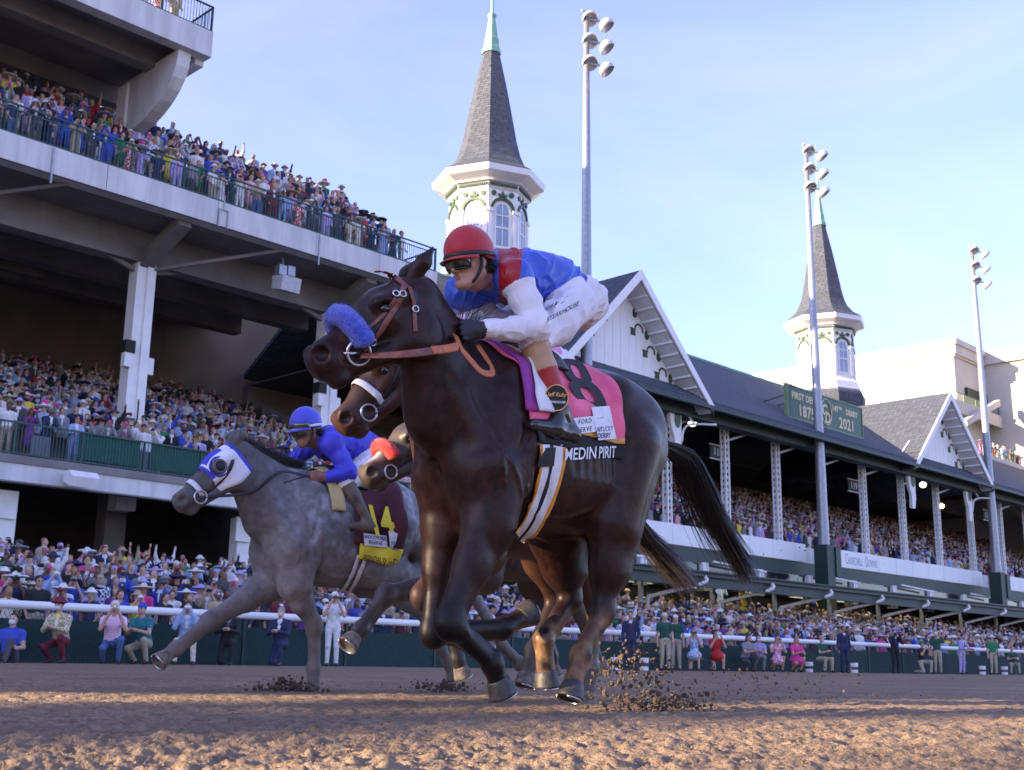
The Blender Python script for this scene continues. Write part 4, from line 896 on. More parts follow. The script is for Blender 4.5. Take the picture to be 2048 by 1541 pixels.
# ---- people at the fence, one by one:  x, depth before the fence, pose, kind, hat, hat colour, top, bottom, extras, what to call them
K = lambda pose, kind, hat=None, lh=False, mask=False, ph=False, sd=1: (pose, kind, hat, lh, mask, ph, sd)
FRONT = [
 (20, .7, K('sit', 'shirt', None, False, True), 'royal blue', 'charcoal', dict(acc='white'), 'person sitting on the dirt in blue vest and white mask'),
 (120, .6, K('crouch', 'suit', 'fedora', False, True), 'tan plaid', 'maroon', dict(hatc='maroon', acc='white', shirt='yellow'), 'person crouching in tan plaid jacket and dark brim hat'),
 (222, .8, K('crouch', 'shirt', 'cap', False, False, True), 'pink striped', 'denim', dict(hatc='cream', acc='white'), 'person crouching in pink striped polo, yellow cap and jeans'),
 (287, .5, K('crouch', 'shirt', 'cap'), 'teal', 'khaki', dict(hatc='royal blue'), 'person crouching in green polo and blue cap'),
 (370, .7, K('perch', 'suit', None, False, False, True), 'light blue', 'cream', dict(acc='white', skin=1), 'person in pale blue blazer half crouched filming with phone'),
 (455, .6, K('kneel', 'suit', None, False, False), 'black', 'black', dict(shirt='light blue'), 'person kneeling in black suit with pale blue shirt'),
 (560, .8, K('kneel', 'suit', None, False, True, False, 1), 'navy', 'navy', dict(acc='white', hair=3), 'person kneeling in navy suit and white mask'),
 (664, .5, K('phone', 'shirt', 'cap'), 'white', 'white', dict(hatc='white'), 'person standing all in white beside the galloping grey horse'),
 (1262, 1.0, K('stand', 'suit', None, False, False, False, 1), 'navy', 'navy', dict(skin=1, acc='maroon'), 'person standing in navy suit behind the hind legs of the leader'),
 (1330, 1.2, K('stand', 'shirt', 'cap'), 'dark green', 'khaki', dict(hatc='cream'), 'person standing in dark green polo, khaki trousers and pale cap'),
 (1352, .6, K('stand', 'shirt', 'cap', False, False, False, 2), 'dark green', 'khaki', dict(hatc='white'), 'person in dark green polo half hidden by green polo colleague'),
 (1388, .9, K('kneel', 'dress', None, True, False, True), 'blue floral', 'blue floral', dict(hair=2), 'person kneeling in white and blue floral dress'),
 (1432, 1.0, K('kneel', 'dress', None, True, False, True), 'red', 'red', dict(acc='white', hair=0), 'person kneeling in red dress filming with phone'),
 (1490, .6, K('crouch', 'shirt', None, True), 'grey', 'charcoal', dict(hair=1), 'person crouching in grey top between red and pink dresses'),
 (1516, .6, K('crouch', 'shirt', None, True, True), 'lavender', 'grey', dict(acc='white', hair=0), 'person crouching in lavender top with white mask'),
 (1553, .8, K('crouch', 'dress', None, True, False, True), 'pink floral', 'pink floral', dict(hair=1), 'person crouching in pink floral dress with phone raised'),
 (1588, .7, K('crouch', 'dress', None, True), 'hot pink', 'hot pink', dict(hair=2), 'person crouching in hot pink dress'),
 (1640, .7, K('perch', 'shirt', 'cap', False, True), 'dark green', 'khaki', dict(hatc='khaki', acc='white'), 'person sitting on white bucket in dark green shirt'),
 (1688, .9, K('stand', 'suit', None, False, False, False, 1), 'navy', 'navy', dict(skin=2, acc='black'), 'person standing in navy suit beside seated worker on bucket'),
 (1790, .8, K('phone', 'suit', None, False, True), 'black', 'black', dict(acc='royal blue'), 'person in dark suit and blue tie filming with phone'),
 (1842, .7, K('kneel', 'shirt', 'cap', False, False, True), 'black', 'khaki', dict(hatc='green'), 'person kneeling in black shirt with camera'),
 (1874, .8, K('fist', 'shirt', 'cap'), 'dark green', 'khaki', dict(hatc='cream'), 'person in dark green polo with one arm raised'),
 (1922, .8, K('rail', 'suit'), 'lavender', 'lavender', dict(acc='navy', skin=1), 'person in pale lavender suit leaning by the rail'),
 (1985, .9, K('stand', 'shirt', 'fedora'), 'green', 'khaki', dict(hatc='cream'), 'person in green shirt, straw hat and khaki trousers near bucket'),
 (2022, .7, K('perch', 'shirt', None), 'dark green', 'khaki', dict(hatc='khaki', hair=1), 'bareheaded person sitting by the fence in green and khaki')]
for x, dt, key, top, bot, ex, lab in FRONT:
    t_ = FT-dt; p = onY(x, 1300, t_); p[2] = GZ(t_)-.005
    if 'acc' not in ex: ex['acc'] = 'charcoal'
    spawn(p, random.uniform(-.5, .3)-.5, key, top, bot, label=lab, h=.020, **ex)
# white buckets
def bucket(px, dt, label):
    t_ = FT-dt; p = onY(px, 1330, t_); p[2] = GZ(t_)+.004; r = empty('bucket', p)
    mb = MB(); mb.lathe([(.125, 0), (.130, .01), (.150, .34), (.158, .345), (.158, .37), (.148, .37), (.14, .33), (.12, .02), (.01, .02)], p, 18); mb.build('pail', pm('plastic_white', (.80, .80, .82), (.74, .74, .77), scale=6, rough=.4), r, smooth=False)
    mb = MB(); a = np.linspace(0, math.pi, 14); mb.tube([p+np.array([.155*math.cos(x), -.10*math.sin(x)-.04, .33-.10*math.sin(x)]) for x in a], .006, n=6); mb.build('handle', M_steel if 'M_steel' in globals() else M_gal, r)
    mb = MB(); mb.lathe([(.1425, .12), (.1455, .22)], p, 18, ); mb.v[0] = mb.v[0]; mb.build('printed_label', FM['charcoal'], r); tag(r, label, 'bucket')
for px_, dt, lab in ((1232, 1.5, 'white bucket left of the dark green polo worker, beside horse hind legs'), (1288, 1.3, 'white bucket just left of the dark green polo worker'), (1618, .6, 'white bucket under the seated green shirted worker'), (1708, 1.2, 'white bucket right of the navy suited person standing'), (1964, 1.2, 'white bucket left of the straw hatted person'), (2008, 1.1, 'white bucket right of the straw hatted person')): bucket(px_, dt, lab)
# ---- the crowd on terrace and decks
rg = np.random.default_rng(42)
MENTOP = ['navy', 'navy', 'navy', 'black', 'black', 'grey', 'light blue', 'charcoal', 'charcoal', 'royal blue', 'white', 'white', 'tan', 'light blue', 'white', 'maroon', 'blue plaid', 'lavender', 'grey']
WOMTOP = ['white', 'white', 'black', 'navy', 'light blue', 'hot pink', 'red', 'pale pink', 'lavender', 'royal blue', 'yellow', 'maroon', 'green', 'cream', 'black', 'purple', 'navy', 'grey', 'blue floral', 'red floral', 'pink floral']
spots = []
def row_fill(deck, t, z, s0, s1, sp, vis, jit=.16):
    s = s0+rg.uniform(0, sp)
    while s < s1:
        p = np.array([s+rg.normal(0, jit*.5), t+rg.uniform(-.12, .12), z]); x, y = proj(p+np.array([0, 0, 1.6]))
        if -40 < x < 2090 and -60 < y < 1500: spots.append((deck, p, vis, (CM.T @ p)[2]))
        s += sp*rg.uniform(.82, 1.25)
for i, (t_, z_) in enumerate(AP[1:]): row_fill('terrace', t_+.45, z_, 6, 33, .62, .50 if i < 2 else .36); row_fill('terrace', t_+.45, z_, 33, 100, .66 if i < 4 else .8, .45 if i < 2 else (.3 if i < 5 else .05))
for i, (t_, z_) in enumerate(L1): row_fill('lower deck', t_+.50, z_, 11, 31.5, .66, .66 if i == 0 else (.42 if i < 5 else .25)) if i < 17 else None
for i, (t_, z_) in enumerate(U): row_fill('upper deck', t_+.42, z_, 9, UE-.9, .60 if i < 3 else .75, 1.0 if i == 0 else .6)
row_fill('top deck', TL+.9, T1, 6, TE-.5, .62, .6); 
for i, (t_, z_) in enumerate(RL[:12]): row_fill('old stand', t_+.45, z_, 46, 112, .62, .35)
for z, t0_ in BAL[:2]: row_fill('balcony', t0_+.55, z, 104.2, 113.5, .95, .9)
WH_ = {'terrace': 'behind the fence', 'lower deck': 'on the lower deck', 'upper deck': 'on the upper deck', 'top deck': 'on the topmost deck', 'old stand': 'in the old grandstand', 'balcony': 'on the pavilion balcony'}
order = sorted(range(len(spots)), key=lambda i: -spots[i][2]*1750/spots[i][3])
keep = set(order[:255])
cv, cf, cm2 = [], [], []; cn = 0; PALN = list(FM); CM_MATS = [FM[n] for n in PALN]+SKM+HRM+[SHOEM]
NF = len(PALN)
for i, (deck, p, vis, dp) in enumerate(spots):
    wom = rg.random() < .45; r = rg.random()
    pose = 'phone' if r < .26 else ('cheer' if r < .285 else ('fist' if r < .32 else ('rail' if r < .46 and vis > .6 else 'stand')))
    if wom: kind = 'dress'; hat = rg.choice([None, None, None, None, None, 'wide', 'wide', 'flowers', 'fedora']); top = str(rg.choice(WOMTOP)); bot = top; lh = True
    else: kind = str(rg.choice(['suit', 'suit', 'shirt'])); hat = rg.choice([None, None, None, 'fedora', 'cap']); top = str(rg.choice(MENTOP)); lh = False; bot = top if kind == 'suit' else str(rg.choice(['khaki', 'denim', 'charcoal', 'white']))
    hat = None if hat is None else str(hat)
    hatc = str(rg.choice(['white', 'cream', 'tan', 'black', 'navy', 'charcoal', 'grey', 'lavender', 'white'])) ; sk = int(rg.choice([0, 0, 0, 1, 1, 2, 3])); hr = int(rg.integers(0, 4)); acc = str(rg.choice(['white', 'black', 'maroon', 'navy', 'hot pink', 'black', 'charcoal']))
    sd = 1 if wom else int(rg.integers(0, 3)); rz = rg.normal(-.35, .35); sc_ = rg.uniform(.93, 1.04)*(.94 if wom else 1)
    key = K(pose, kind, hat, lh, False, False, sd)
    if i in keep:
        lab = 'person in '+top+{'suit': ' suit', 'dress': ' dress', 'shirt': ' shirt'}[kind]+({None: '', 'wide': ' and wide '+hatc+' hat', 'flowers': ' and flowered hat', 'fedora': ' and '+hatc+' brim hat', 'cap': ' and '+hatc+' cap'}[hat])+{'phone': ' filming', 'cheer': ', arms up', 'fist': ', one arm up', 'rail': ' leaning forward', 'stand': ''}[pose]+' '+WH_[deck]
        if hat is None: lab = lab.replace('person in', ('black haired', 'brown haired', 'blond', 'grey haired')[hr]+' person in')
        spawn(p, rz, key, top, bot, hatc=hatc, acc=acc, skin=sk, hair=hr, label=lab, group='spectators '+WH_[deck], scale=sc_)
    else:
        V, Fq, lb = geo_for(key if deck != 'old stand' else K(pose if pose != 'rail' else 'stand', kind, hat, lh, False, False, 1), .050); c_, s_ = math.cos(rz), math.sin(rz)
        W = V*sc_; W = np.stack([W[:, 0]*c_-W[:, 1]*s_, W[:, 0]*s_+W[:, 1]*c_, W[:, 2]], 1)+p
        mp_ = np.array([PALN.index(top), NF+sk, NF+4+hr, PALN.index(top), PALN.index(bot), NF+8, PALN.index('white'), PALN.index(hatc), PALN.index(acc)])
        # only what can show above the people and parapets in front
        cz = V[Fq].mean(1)[:, 2]; kp = cz > (.75 if deck in ('old stand', 'terrace') or vis < .5 else .0)
        cv.append(W); cf.append(Fq[kp]+cn); cm2.append(mp_[lb[kp]]); cn += len(W)
V = np.vstack(cv); Fq = np.vstack(cf); mi = np.concatenate(cm2); us = np.unique(Fq); rm = np.zeros(len(V), np.int64); rm[us] = np.arange(len(us)); V = V[us]; Fq = rm[Fq]
me = bpy.data.meshes.new('crowd'); me.vertices.add(len(V)); me.vertices.foreach_set('co', V.ravel()); k = len(Fq); me.loops.add(4*k); me.loops.foreach_set('vertex_index', Fq.ravel().astype(np.int32)); me.polygons.add(k); me.polygons.foreach_set('loop_start', np.arange(0, 4*k, 4, dtype=np.int32)); me.polygons.foreach_set('use_smooth', np.ones(k, bool)); me.update(calc_edges=True)
for q in CM_MATS: me.materials.append(q)
me.polygons.foreach_set('material_index', mi.astype(np.int32))
co_ = link('crowd', me); tag(co_, 'dense crowd of race spectators filling terrace, decks and old grandstand', 'crowd', kind='stuff')
print('CROWD', len(spots), 'faces', k, 'meshes', len(MESHES), len(GEOS))
# ================================================================ HORSES
HAIRM = {}
def strands(name, roots, paths, mat, parent, w0=.004, seed=1):
    """hair: thin tapering three-sided strands joined into one part"""
    mb = MB()
    for P, wd in paths:
        k = len(P); mb.tube(P, np.linspace(wd, wd*.25, k), n=3, cap=False)
    o = mb.build(name, mat, parent, smooth=True); return o
def strap(mb, pts, w, nrm, th=.22, mi=0):
    mb.tube(pts, w/2, n=8, mi=mi, flat=np.asarray(nrm))
def ring_pts(c, ax, ay, r, r2=None, n=20, a0=0, a1=2*math.pi):
    a = np.linspace(a0, a1, n); r2 = r2 or r
    return np.array([np.asarray(c)+math.cos(t)*r*ax+math.sin(t)*r2*ay for t in a])
class Horse: pass
def make_horse(name, t0, poll, muzzle, sc, legs, coat, mats, hd=.008, trunk=True, body_h=.011, neck=None, L=.60, head_roll=0., hx=1.28, mouth=.0, tail=None, mane_col=None, dock=None, croup_z=None, zoff=0.):
    """sc: function mapping body template (s offset from withers, lateral, z) to world.
    legs: dict fn/ff/hn/hf -> [elbow or stifle, knee or hock, fetlock, hoof tip]"""
    H = Horse(); root = empty(name, (*(sc(0.3, 0, 0)[:2]), float(GZ(t0)))); H.root = root
    B = lambda s, l, z: np.asarray(sc(s, l, z))
    allp = [np.asarray(p) for lg in legs.values() for p in lg]+[poll, muzzle]
    if trunk: allp += [B(-.6, -.35, .5), B(1.45, .35, 1.6)]
    lo = np.min(allp, 0)-.22; hi = np.max(allp, 0)+.22
    S = Sculpt(lo, hi, body_h); H.S = S
    lat = np.array([0, 1., 0])
    if trunk:
        S.ell(B(.30, 0, 1.04), (.60, .285, .43), .05)          # rib cage
        S.ell(B(.60, 0, 1.00), (.56, .27, .38), .08)             # belly towards the flank
        S.cone(B(-.08, 0, 1.30), B(.30, 0, 1.37), .13, .115, .06)     # withers
        S.cone(B(.30, 0, 1.33), B(.90, 0, 1.34), .14, .16, .10)      # back and loin
        S.ell(B(.86, 0, 1.24), (.34, .23, .25), .10)
        S.ell(B(-.02, 0, .93), (.22, .20, .31), .10)             # breast
        for q in (-1, 1):
            fl = 'n' if q < 0 else 'f'
            e, kn, fe, ho = [np.asarray(p) for p in legs['f'+fl]]
            st, hk, hf_, hh = [np.asarray(p) for p in legs['h'+fl]]
            # shoulder blade and point of shoulder, triceps
            S.cone(B(.08, q*.13, 1.30), B(-.08, q*.165, .88), .10, .120, .03)
            S.ell(B(-.12, q*.12, .86), (.11, .095, .15), .05)
            S.cone(B(.06, q*.19, .98), e+np.array([.03, 0, .06]), .13, .10, .025)
            S.cone(B(-.07, q*.14, .84), e, .135, .12, .07)
            S.ell(B(.07, q*.215, .92), (.13, .075, .17), .028)                        # triceps
            S.ell(e*.72+kn*.28+np.array([-.035, q*.02, 0]), (.055, .05, .13), .02)     # extensor of the forearm
            S.cone(B(-.30, q*.085, 1.30), B(-.15, q*.17, .96), .05, .065, .025)         # strap muscle of the neck
            S.ell(st*.7+hk*.3+np.array([-.03, q*.03, 0]), (.07, .055, .14), .025)      # gaskin
            # hindquarter
            S.ell(B(.90, q*.135, 1.16), (.30, .155, .29), .045)
            S.cone(B(.80, q*.16, 1.32), B(1.02, q*.14, 1.22), .12, .13, .07)
            S.cone(B(.88, q*.16, 1.10), st, .20, .135, .035)
            bt = B(1.07, q*.12, 1.10); S.cone(B(1.0, q*.12, 1.24), bt, .15, .135, .06)
            md = st*.42+hk*.58+np.array([.07, 0, .02])
            S.cone(bt, md, .135, .075, .03)
    for key, (a, b, c, d) in legs.items():
        a, b, c, d = map(np.asarray, (a, b, c, d))
        if key[0] == 'f':
            m1 = a*.6+b*.4; bk = np.array([.035, 0, 0])
            S.chain([a, m1, b], [.128, .088, .060], .04, .80)
            S.cone(a+bk+np.array([0, 0, -.02]), m1+bk*.8, .098, .068, .018, .8)
            S.ell(b, (.070, .064, .080), .025); kd = (c-b)/np.linalg.norm(c-b)
            S.ell(b+kd*.04, (.062, .058, .062), .02)
            S.cone(b+kd*.04, c, .050, .042, .02, .85); tb = np.cross(np.array([0, 1., 0]), kd)*.022
            tb = tb if tb[0] > 0 else -tb
            S.cone(b+kd*.06+tb*1.3, c+tb*1.2, .032, .032, .012, .8)
        else:
            m1 = a*.5+b*.5
            S.chain([a, m1, b], [.150, .096, .062], .05, .74)
            S.cone(a+np.array([.04, 0, -.03]), m1+np.array([.03, 0, 0]), .115, .085, .05, .75)
            kd = (c-b)/np.linalg.norm(c-b); pd = (b-a)/np.linalg.norm(b-a)
            S.ell(b, (.066, .054, .070), .03); S.cone(b-pd*.0, b+pd*.035, .036, .028, .03, .9)   # point of hock
            S.cone(b-pd*.14+np.array([.035, 0, 0]), b+pd*.03, .025, .026, .03, .8)             # tendon above the hock
            S.cone(b+kd*.03, c, .053, .043, .025, .85); tb = np.cross(np.array([0, 1., 0]), kd)*.022
            tb = tb if tb[0] > 0 else -tb
            S.cone(b+kd*.06+tb*1.2, c+tb*1.2, .034, .033, .012, .8)
        pdn = (d-c)/np.linalg.norm(d-c)
        S.ell(c, (.055, .050, .056), .02); S.cone(c, d-pdn*.06, .045, .049, .02, .95); S.cone(c-np.array([-.02, 0, 0]), c-np.array([-.028, 0, .01]), .02, .02, .02)
    if trunk:
        for q in (-1, 1):
            S.cone(B(.10, q*.26, 1.20), B(.0, q*.305, .94), .018, .020, .03, sub=True)    # behind the shoulder blade
            S.cone(B(-.08, q*.245, 1.18), B(-.22, q*.255, 1.0), .012, .016, .03, sub=True)     # before the shoulder blade
            S.ell(B(.70, q*.30, 1.02), (.05, .022, .12), .04, sub=True)                       # flank
            S.cone(B(1.03, q*.300, 1.10), B(.93, q*.292, .84), .008, .010, .03, sub=True)      # between the thigh muscles
        S.cone(B(-.27, 0, .98), B(-.23, 0, .70), .015, .02, .04, sub=True)                 # between the breast muscles
    # neck
    poll = np.asarray(poll, float); muzzle = np.asarray(muzzle, float)
    Fh = frame(muzzle-poll); Fh = np.stack([Fh[0], -Fh[1] if False else Fh[1], Fh[2]])
    if head_roll:
        c_, s_ = math.cos(head_roll), math.sin(head_roll); Fh = np.stack([Fh[0], c_*Fh[1]+s_*Fh[2], -s_*Fh[1]+c_*Fh[2]])
    H.Fh = Fh; H.poll = poll; H.L = L; k_ = L/.60
    hp = lambda x, y, z: poll+k_*(x*Fh[0]+hx*(y*Fh[1]+z*Fh[2])); H.hp = hp
    nb = [B(.0, 0, 1.18), B(-.17, 0, 1.20), None, None] if neck is None else neck
    if nb is not None:
        p1 = np.asarray(nb[0]); p2 = np.asarray(nb[1]); thr = hp(.03, 0, -.10)
        m_ = (p2*.5+thr*.5)
        S.chain([p1, p2, m_, thr], [.29, .265, .190, .138], .06, .55)
        S.chain([p1+np.array([.02, 0, .16]), p2*.55+m_*.45+np.array([.05, 0, .13]), poll+np.array([.05, 0, -.03])], [.11, .085, .07], .06, .62)  # crest
        S.chain([p2+np.array([-.10, 0, -.14]), m_+np.array([-.07, 0, -.08]), hp(.10, 0, -.15)], [.13, .09, .07], .04, .75)   # windpipe
    # head
    E3 = lambda x, y, z, r, kk, sub=False: S.ell(hp(x, y, z), np.asarray(r)*k_*np.array([1, hx, hx]), kk, Fh, sub)
    C3 = lambda a, b, ra, rb, kk, sy=1.: S.cone(hp(*a), hp(*b), ra*k_*hx, rb*k_*hx, kk, sy, Fh[1])
    C3((.02, 0, -.035), (.19, 0, -.025), .088, .098, .03, .86)
    C3((.18, 0, -.035), (.36, 0, -.035), .092, .066, .03, .76)
    C3((.34, 0, -.03), (.50, 0, -.04), .062, .055, .03, .80)
    for q in (-1, 1):
        E3(.13, q*.05, -.125, (.115, .040, .105), .03)
        C3((.16, q*.040, -.155), (.44, q*.014, -.115), .040, .030, .03)
        C3((.10, q*.064, -.01), (.225, q*.072, .016), .034, .028, .025)       # brow
        C3((.215, q*.066, -.045), (.36, q*.045, -.062), .024, .014, .025)     # facial crest
        E3(.540, q*.040, -.022, (.050, .026, .042), .02)
    E3(.515, 0, -.055, (.085, .060, .070), .03)
    E3(.575, 0, -.055, (.032, .045, .050), .02)                              # upper lip
    E3(.52, 0, -.122-mouth, (.052, .038, .030), .018)                     # chin
    C3((.44, 0, -.105-mouth*.5), (.53, 0, -.105-mouth), .032, .028, .02)
    for q in (-1, 1):
        E3(.560, q*.064, -.026, (.036, .030, .028), .008, True); S.cone(hp(.43, q*.050, -.088), hp(.595, q*.028, -.088), .007*k_, .005*k_, .006, sub=True)
        E3(.222, q*.090, -.006, (.028, .016, .019), .014, True)
        base = hp(.0, q*.05, .035); tip = hp(-.135, q*.078, .085)
        md = base*.55+tip*.45+Fh[1]*q*.012*k_
        S.chain([base, md, tip], [.036*k_, .036*k_, .007*k_], .012, .62, Fh[1])
    if trunk:
        for q in (-1, 1):        # veins and the folds behind the elbow
            for vp, r0 in (([(.06, .78), (.22, .70), (.40, .68), (.58, .74)], .011), ([(-.16, 1.06), (-.13, .92), (-.10, .78)], .010), ([(-.13, .92), (-.04, .84), (.02, .74)], .009)):
                pv = [S.out(B(a, 0, z), (0, q, 0), -.002, .6) for a, z in vp]; pv = spline(pv, 9); pv = [S.out((p[0], B(0, 0, 0)[1], p[2]), (0, q, 0), -.001, .6) for p in pv]
                for i in range(len(pv)-1): S.cone(pv[i], pv[i+1], r0, r0, .008)
            for a in (.10, .16, .22): 
                p1, p2 = S.out(B(a, 0, .86), (0, q, 0), .004, .6), S.out(B(a+.05, 0, .70), (0, q, 0), .004, .6); S.cone(p1, p2, .006, .008, .02, sub=True)
            for a in np.arange(.36, .70, .062):
                p1, p2 = S.out(B(a, 0, 1.16), (0, q, 0), .010, .6), S.out(B(a+.03, 0, .90), (0, q, 0), .010, .6); S.cone(p1, p2, .012, .012, .035, sub=True)
    V = None
    me = S.build('body', mats['coat'], root, colf=coat, smooth_it=1)
    H.body = me
    # eyes
    for q in (-1, 1):
        mb = MB(); c = hp(.221, q*.074, -.008); prof = [(.0245*k_*math.sin(a), -.0245*k_*math.cos(a)) for a in np.linspace(.02, math.pi-.02, 9)]
        mb.lathe(prof, c, 12); mb.build('eye', mats['eye'], root, smooth=True)
    # hooves
    for key, (a, b, c, d) in legs.items():
        c = np.asarray(c); d = np.asarray(d); ax = (d-c)/np.linalg.norm(d-c); fr = frame(ax, up=(0, 1, 0) if abs(ax[1]) < .8 else (1, 0, 0))
        # local z = hoof axis
        A3 = np.stack([fr[1], fr[2], fr[0]])
        mb = MB(); prof = [(.046, -.085), (.053, -.070), (.066, -.012), (.0685, .0), (.058, .001), (.05, -.01)]
        mb.lathe(prof, d, 14, axis=A3); ho = mb.build('hoof', mats['hoof'], root, smooth=True)
        mb = MB(); mb.tube(ring_pts(d+ax*.003, A3[0], A3[1], .060, n=18, a0=.5, a1=5.8), .007, n=6); mb.build('horseshoe', mats['steel'], ho, smooth=True)
    return H
def coat_bay(base, points, mane=None, face=None):
    base = np.array(base); points = np.array(points)
    def f(V):
        n = vnoise(V, 6, 1)*.5+vnoise(V, 17, 2)*.3+vnoise(V, 45, 3)*.2
        c = base[None]*(.7+.6*n[:, None])
        low = np.clip((.42-V[:, 2])/.28, 0, 1)[:, None]
        return c*(1-low)+points[None]*low
    return f
def hair_tail(H, p0, ctrl, n, spread, mat, seed=3, w=.005, name='tail'):
    r = np.random.default_rng(seed); paths = []
    C = np.array([p0]+ctrl)
    for i in range(n):
        u = r.normal(0, 1, 3); u2 = r.normal(0, 1, 3); ln = r.uniform(.62, 1.0)
        k = len(C); pts = []
        for j, c in enumerate(C):
            f = (j/(k-1)); pts.append(c+u*spread*f**.7*np.array([.5, .8, .5])+u2*spread*.35*f**2)
        P = spline(pts, 14); P = P[:max(5, int(14*ln))]; paths.append((P, w*r.uniform(.5, 1.2)))
    return strands(name, None, paths, mat, H.root)
def hair_mane(H, crest, fly, n, length, mat, seed=5, w=.004, wild=.12, name='mane'):
    r = np.random.default_rng(seed); paths = []; Cs = spline(crest, 60)
    for i in range(n):
        a = r.uniform(0, 59); p = Cs[int(a)]+r.normal(0, .008, 3); l = length*r.uniform(.5, 1.25)
        d = np.asarray(fly)+r.normal(0, wild, 3); d /= np.linalg.norm(d); q = p+d*l*.55+np.array([0, 0, .01]); e = q+(d+np.array([.3, r.normal(0, .3), r.uniform(-.6, .1)]))*l*.5
        paths.append((spline([p-np.array([0, 0, .015]), p+d*l*.2, q, e], 8), w*r.uniform(.6, 1.3)))
    return strands(name, None, paths, mat, H.root)
def limb_pts(t, *px): return [onY(x, y, t) for x, y in px]

# ---- materials for the horses
M_coat_dark = pm('coat_dark_bay', (1, 1, 1), (.45, .42, .45), scale=22, rough=.40, spec=.26, bump=.30, bscale=55, bdist=.004, attr='Col')
def hairy(mt, st=.25, sc=(160, 160, 60), r0=.28, r1=.58):
    """short hair: streaky fine relief and uneven gloss"""
    t = mt.node_tree; b = t.nodes['Principled BSDF']; L_ = t.links.new; co = t.nodes.new('ShaderNodeTexCoord'); mpn = t.nodes.new('ShaderNodeMapping'); mpn.inputs['Scale'].default_value = sc; mpn.inputs['Rotation'].default_value = (0, .5, 0)
    n = t.nodes.new('ShaderNodeTexNoise'); n.inputs['Scale'].default_value = 2.2; n.inputs['Detail'].default_value = 3; L_(co.outputs['Object'], mpn.inputs[0]); L_(mpn.outputs[0], n.inputs['Vector'])
    old = b.inputs['Normal'].links[0].from_socket; bu = t.nodes.new('ShaderNodeBump'); bu.inputs['Strength'].default_value = st; bu.inputs['Distance'].default_value = .003; L_(n.outputs[0], bu.inputs['Height']); L_(old, bu.inputs['Normal']); L_(bu.outputs[0], b.inputs['Normal'])
    g = t.nodes.new('ShaderNodeTexNoise'); g.inputs['Scale'].default_value = 7; g.inputs['Detail'].default_value = 6; L_(co.outputs['Object'], g.inputs['Vector']); mr = t.nodes.new('ShaderNodeMapRange'); mr.inputs[1].default_value = .3; mr.inputs[2].default_value = .7; mr.inputs[3].default_value = r0; mr.inputs[4].default_value = r1; L_(g.outputs[0], mr.inputs[0]); L_(mr.outputs[0], b.inputs['Roughness'])
hairy(M_coat_dark, .3, r0=.26, r1=.50)
M_coat_grey = pm('coat_dapple_grey', (1, 1, 1), (.72, .72, .74), scale=14, rough=.55, spec=.4, bump=.3, bscale=60, bdist=.004, attr='Col')
M_coat_bay = pm('coat_bay', (1, 1, 1), (.6, .55, .55), scale=9, rough=.42, spec=.4, bump=.3, bscale=60, bdist=.004, attr='Col')
hairy(M_coat_grey, .2, r0=.45, r1=.7); hairy(M_coat_bay, .2, r0=.35, r1=.6)
M_eye = pm('eye_dark', (.012, .008, .006), rough=.05, spec=.8)
M_hoof = pm('hoof_horn', (.20, .17, .14), (.07, .06, .055), scale=25, rough=.6, bump=.3)
M_hoof_d = pm('hoof_dark', (.06, .055, .055), (.025, .022, .022), scale=25, rough=.5, bump=.3)
M_steel = pm('steel', (.62, .62, .64), rough=.3, metal=1., scale=30)
M_hair = pm('hair_black', (.022, .018, .018), (.010, .008, .008), scale=3, rough=.38, spec=.5)
M_hair_g = pm('hair_dark_grey', (.06, .056, .06), (.025, .022, .025), scale=3, rough=.45)
M_hair_b = pm('hair_brown', (.10, .07, .055), (.045, .032, .028), scale=3, rough=.45)
M_leather = pm('leather_red_brown', (.22, .070, .050), (.13, .040, .032), scale=40, rough=.45, bump=.2)
M_leather_o = pm('rubber_rein_grip', (.55, .16, .05), (.40, .11, .045), scale=50, rough=.5, bump=.3)
M_leather_k = pm('leather_black', (.022, .020, .022), (.012, .011, .013), scale=30, rough=.42, bump=.2)
M_blue_wool = pm('sheepskin_blue', (.045, .105, .80), (.02, .05, .50), scale=60, rough=.95, sheen=.6, bump=.9, bscale=150, bdist=.02)
M_red_wool = pm('sheepskin_red', (.75, .028, .03), (.45, .012, .016), scale=60, rough=.95, sheen=.4, bump=.9, bscale=150, bdist=.02)
M_white_st = pm('strap_white', (.78, .78, .82), (.62, .62, .68), scale=30, rough=.5)

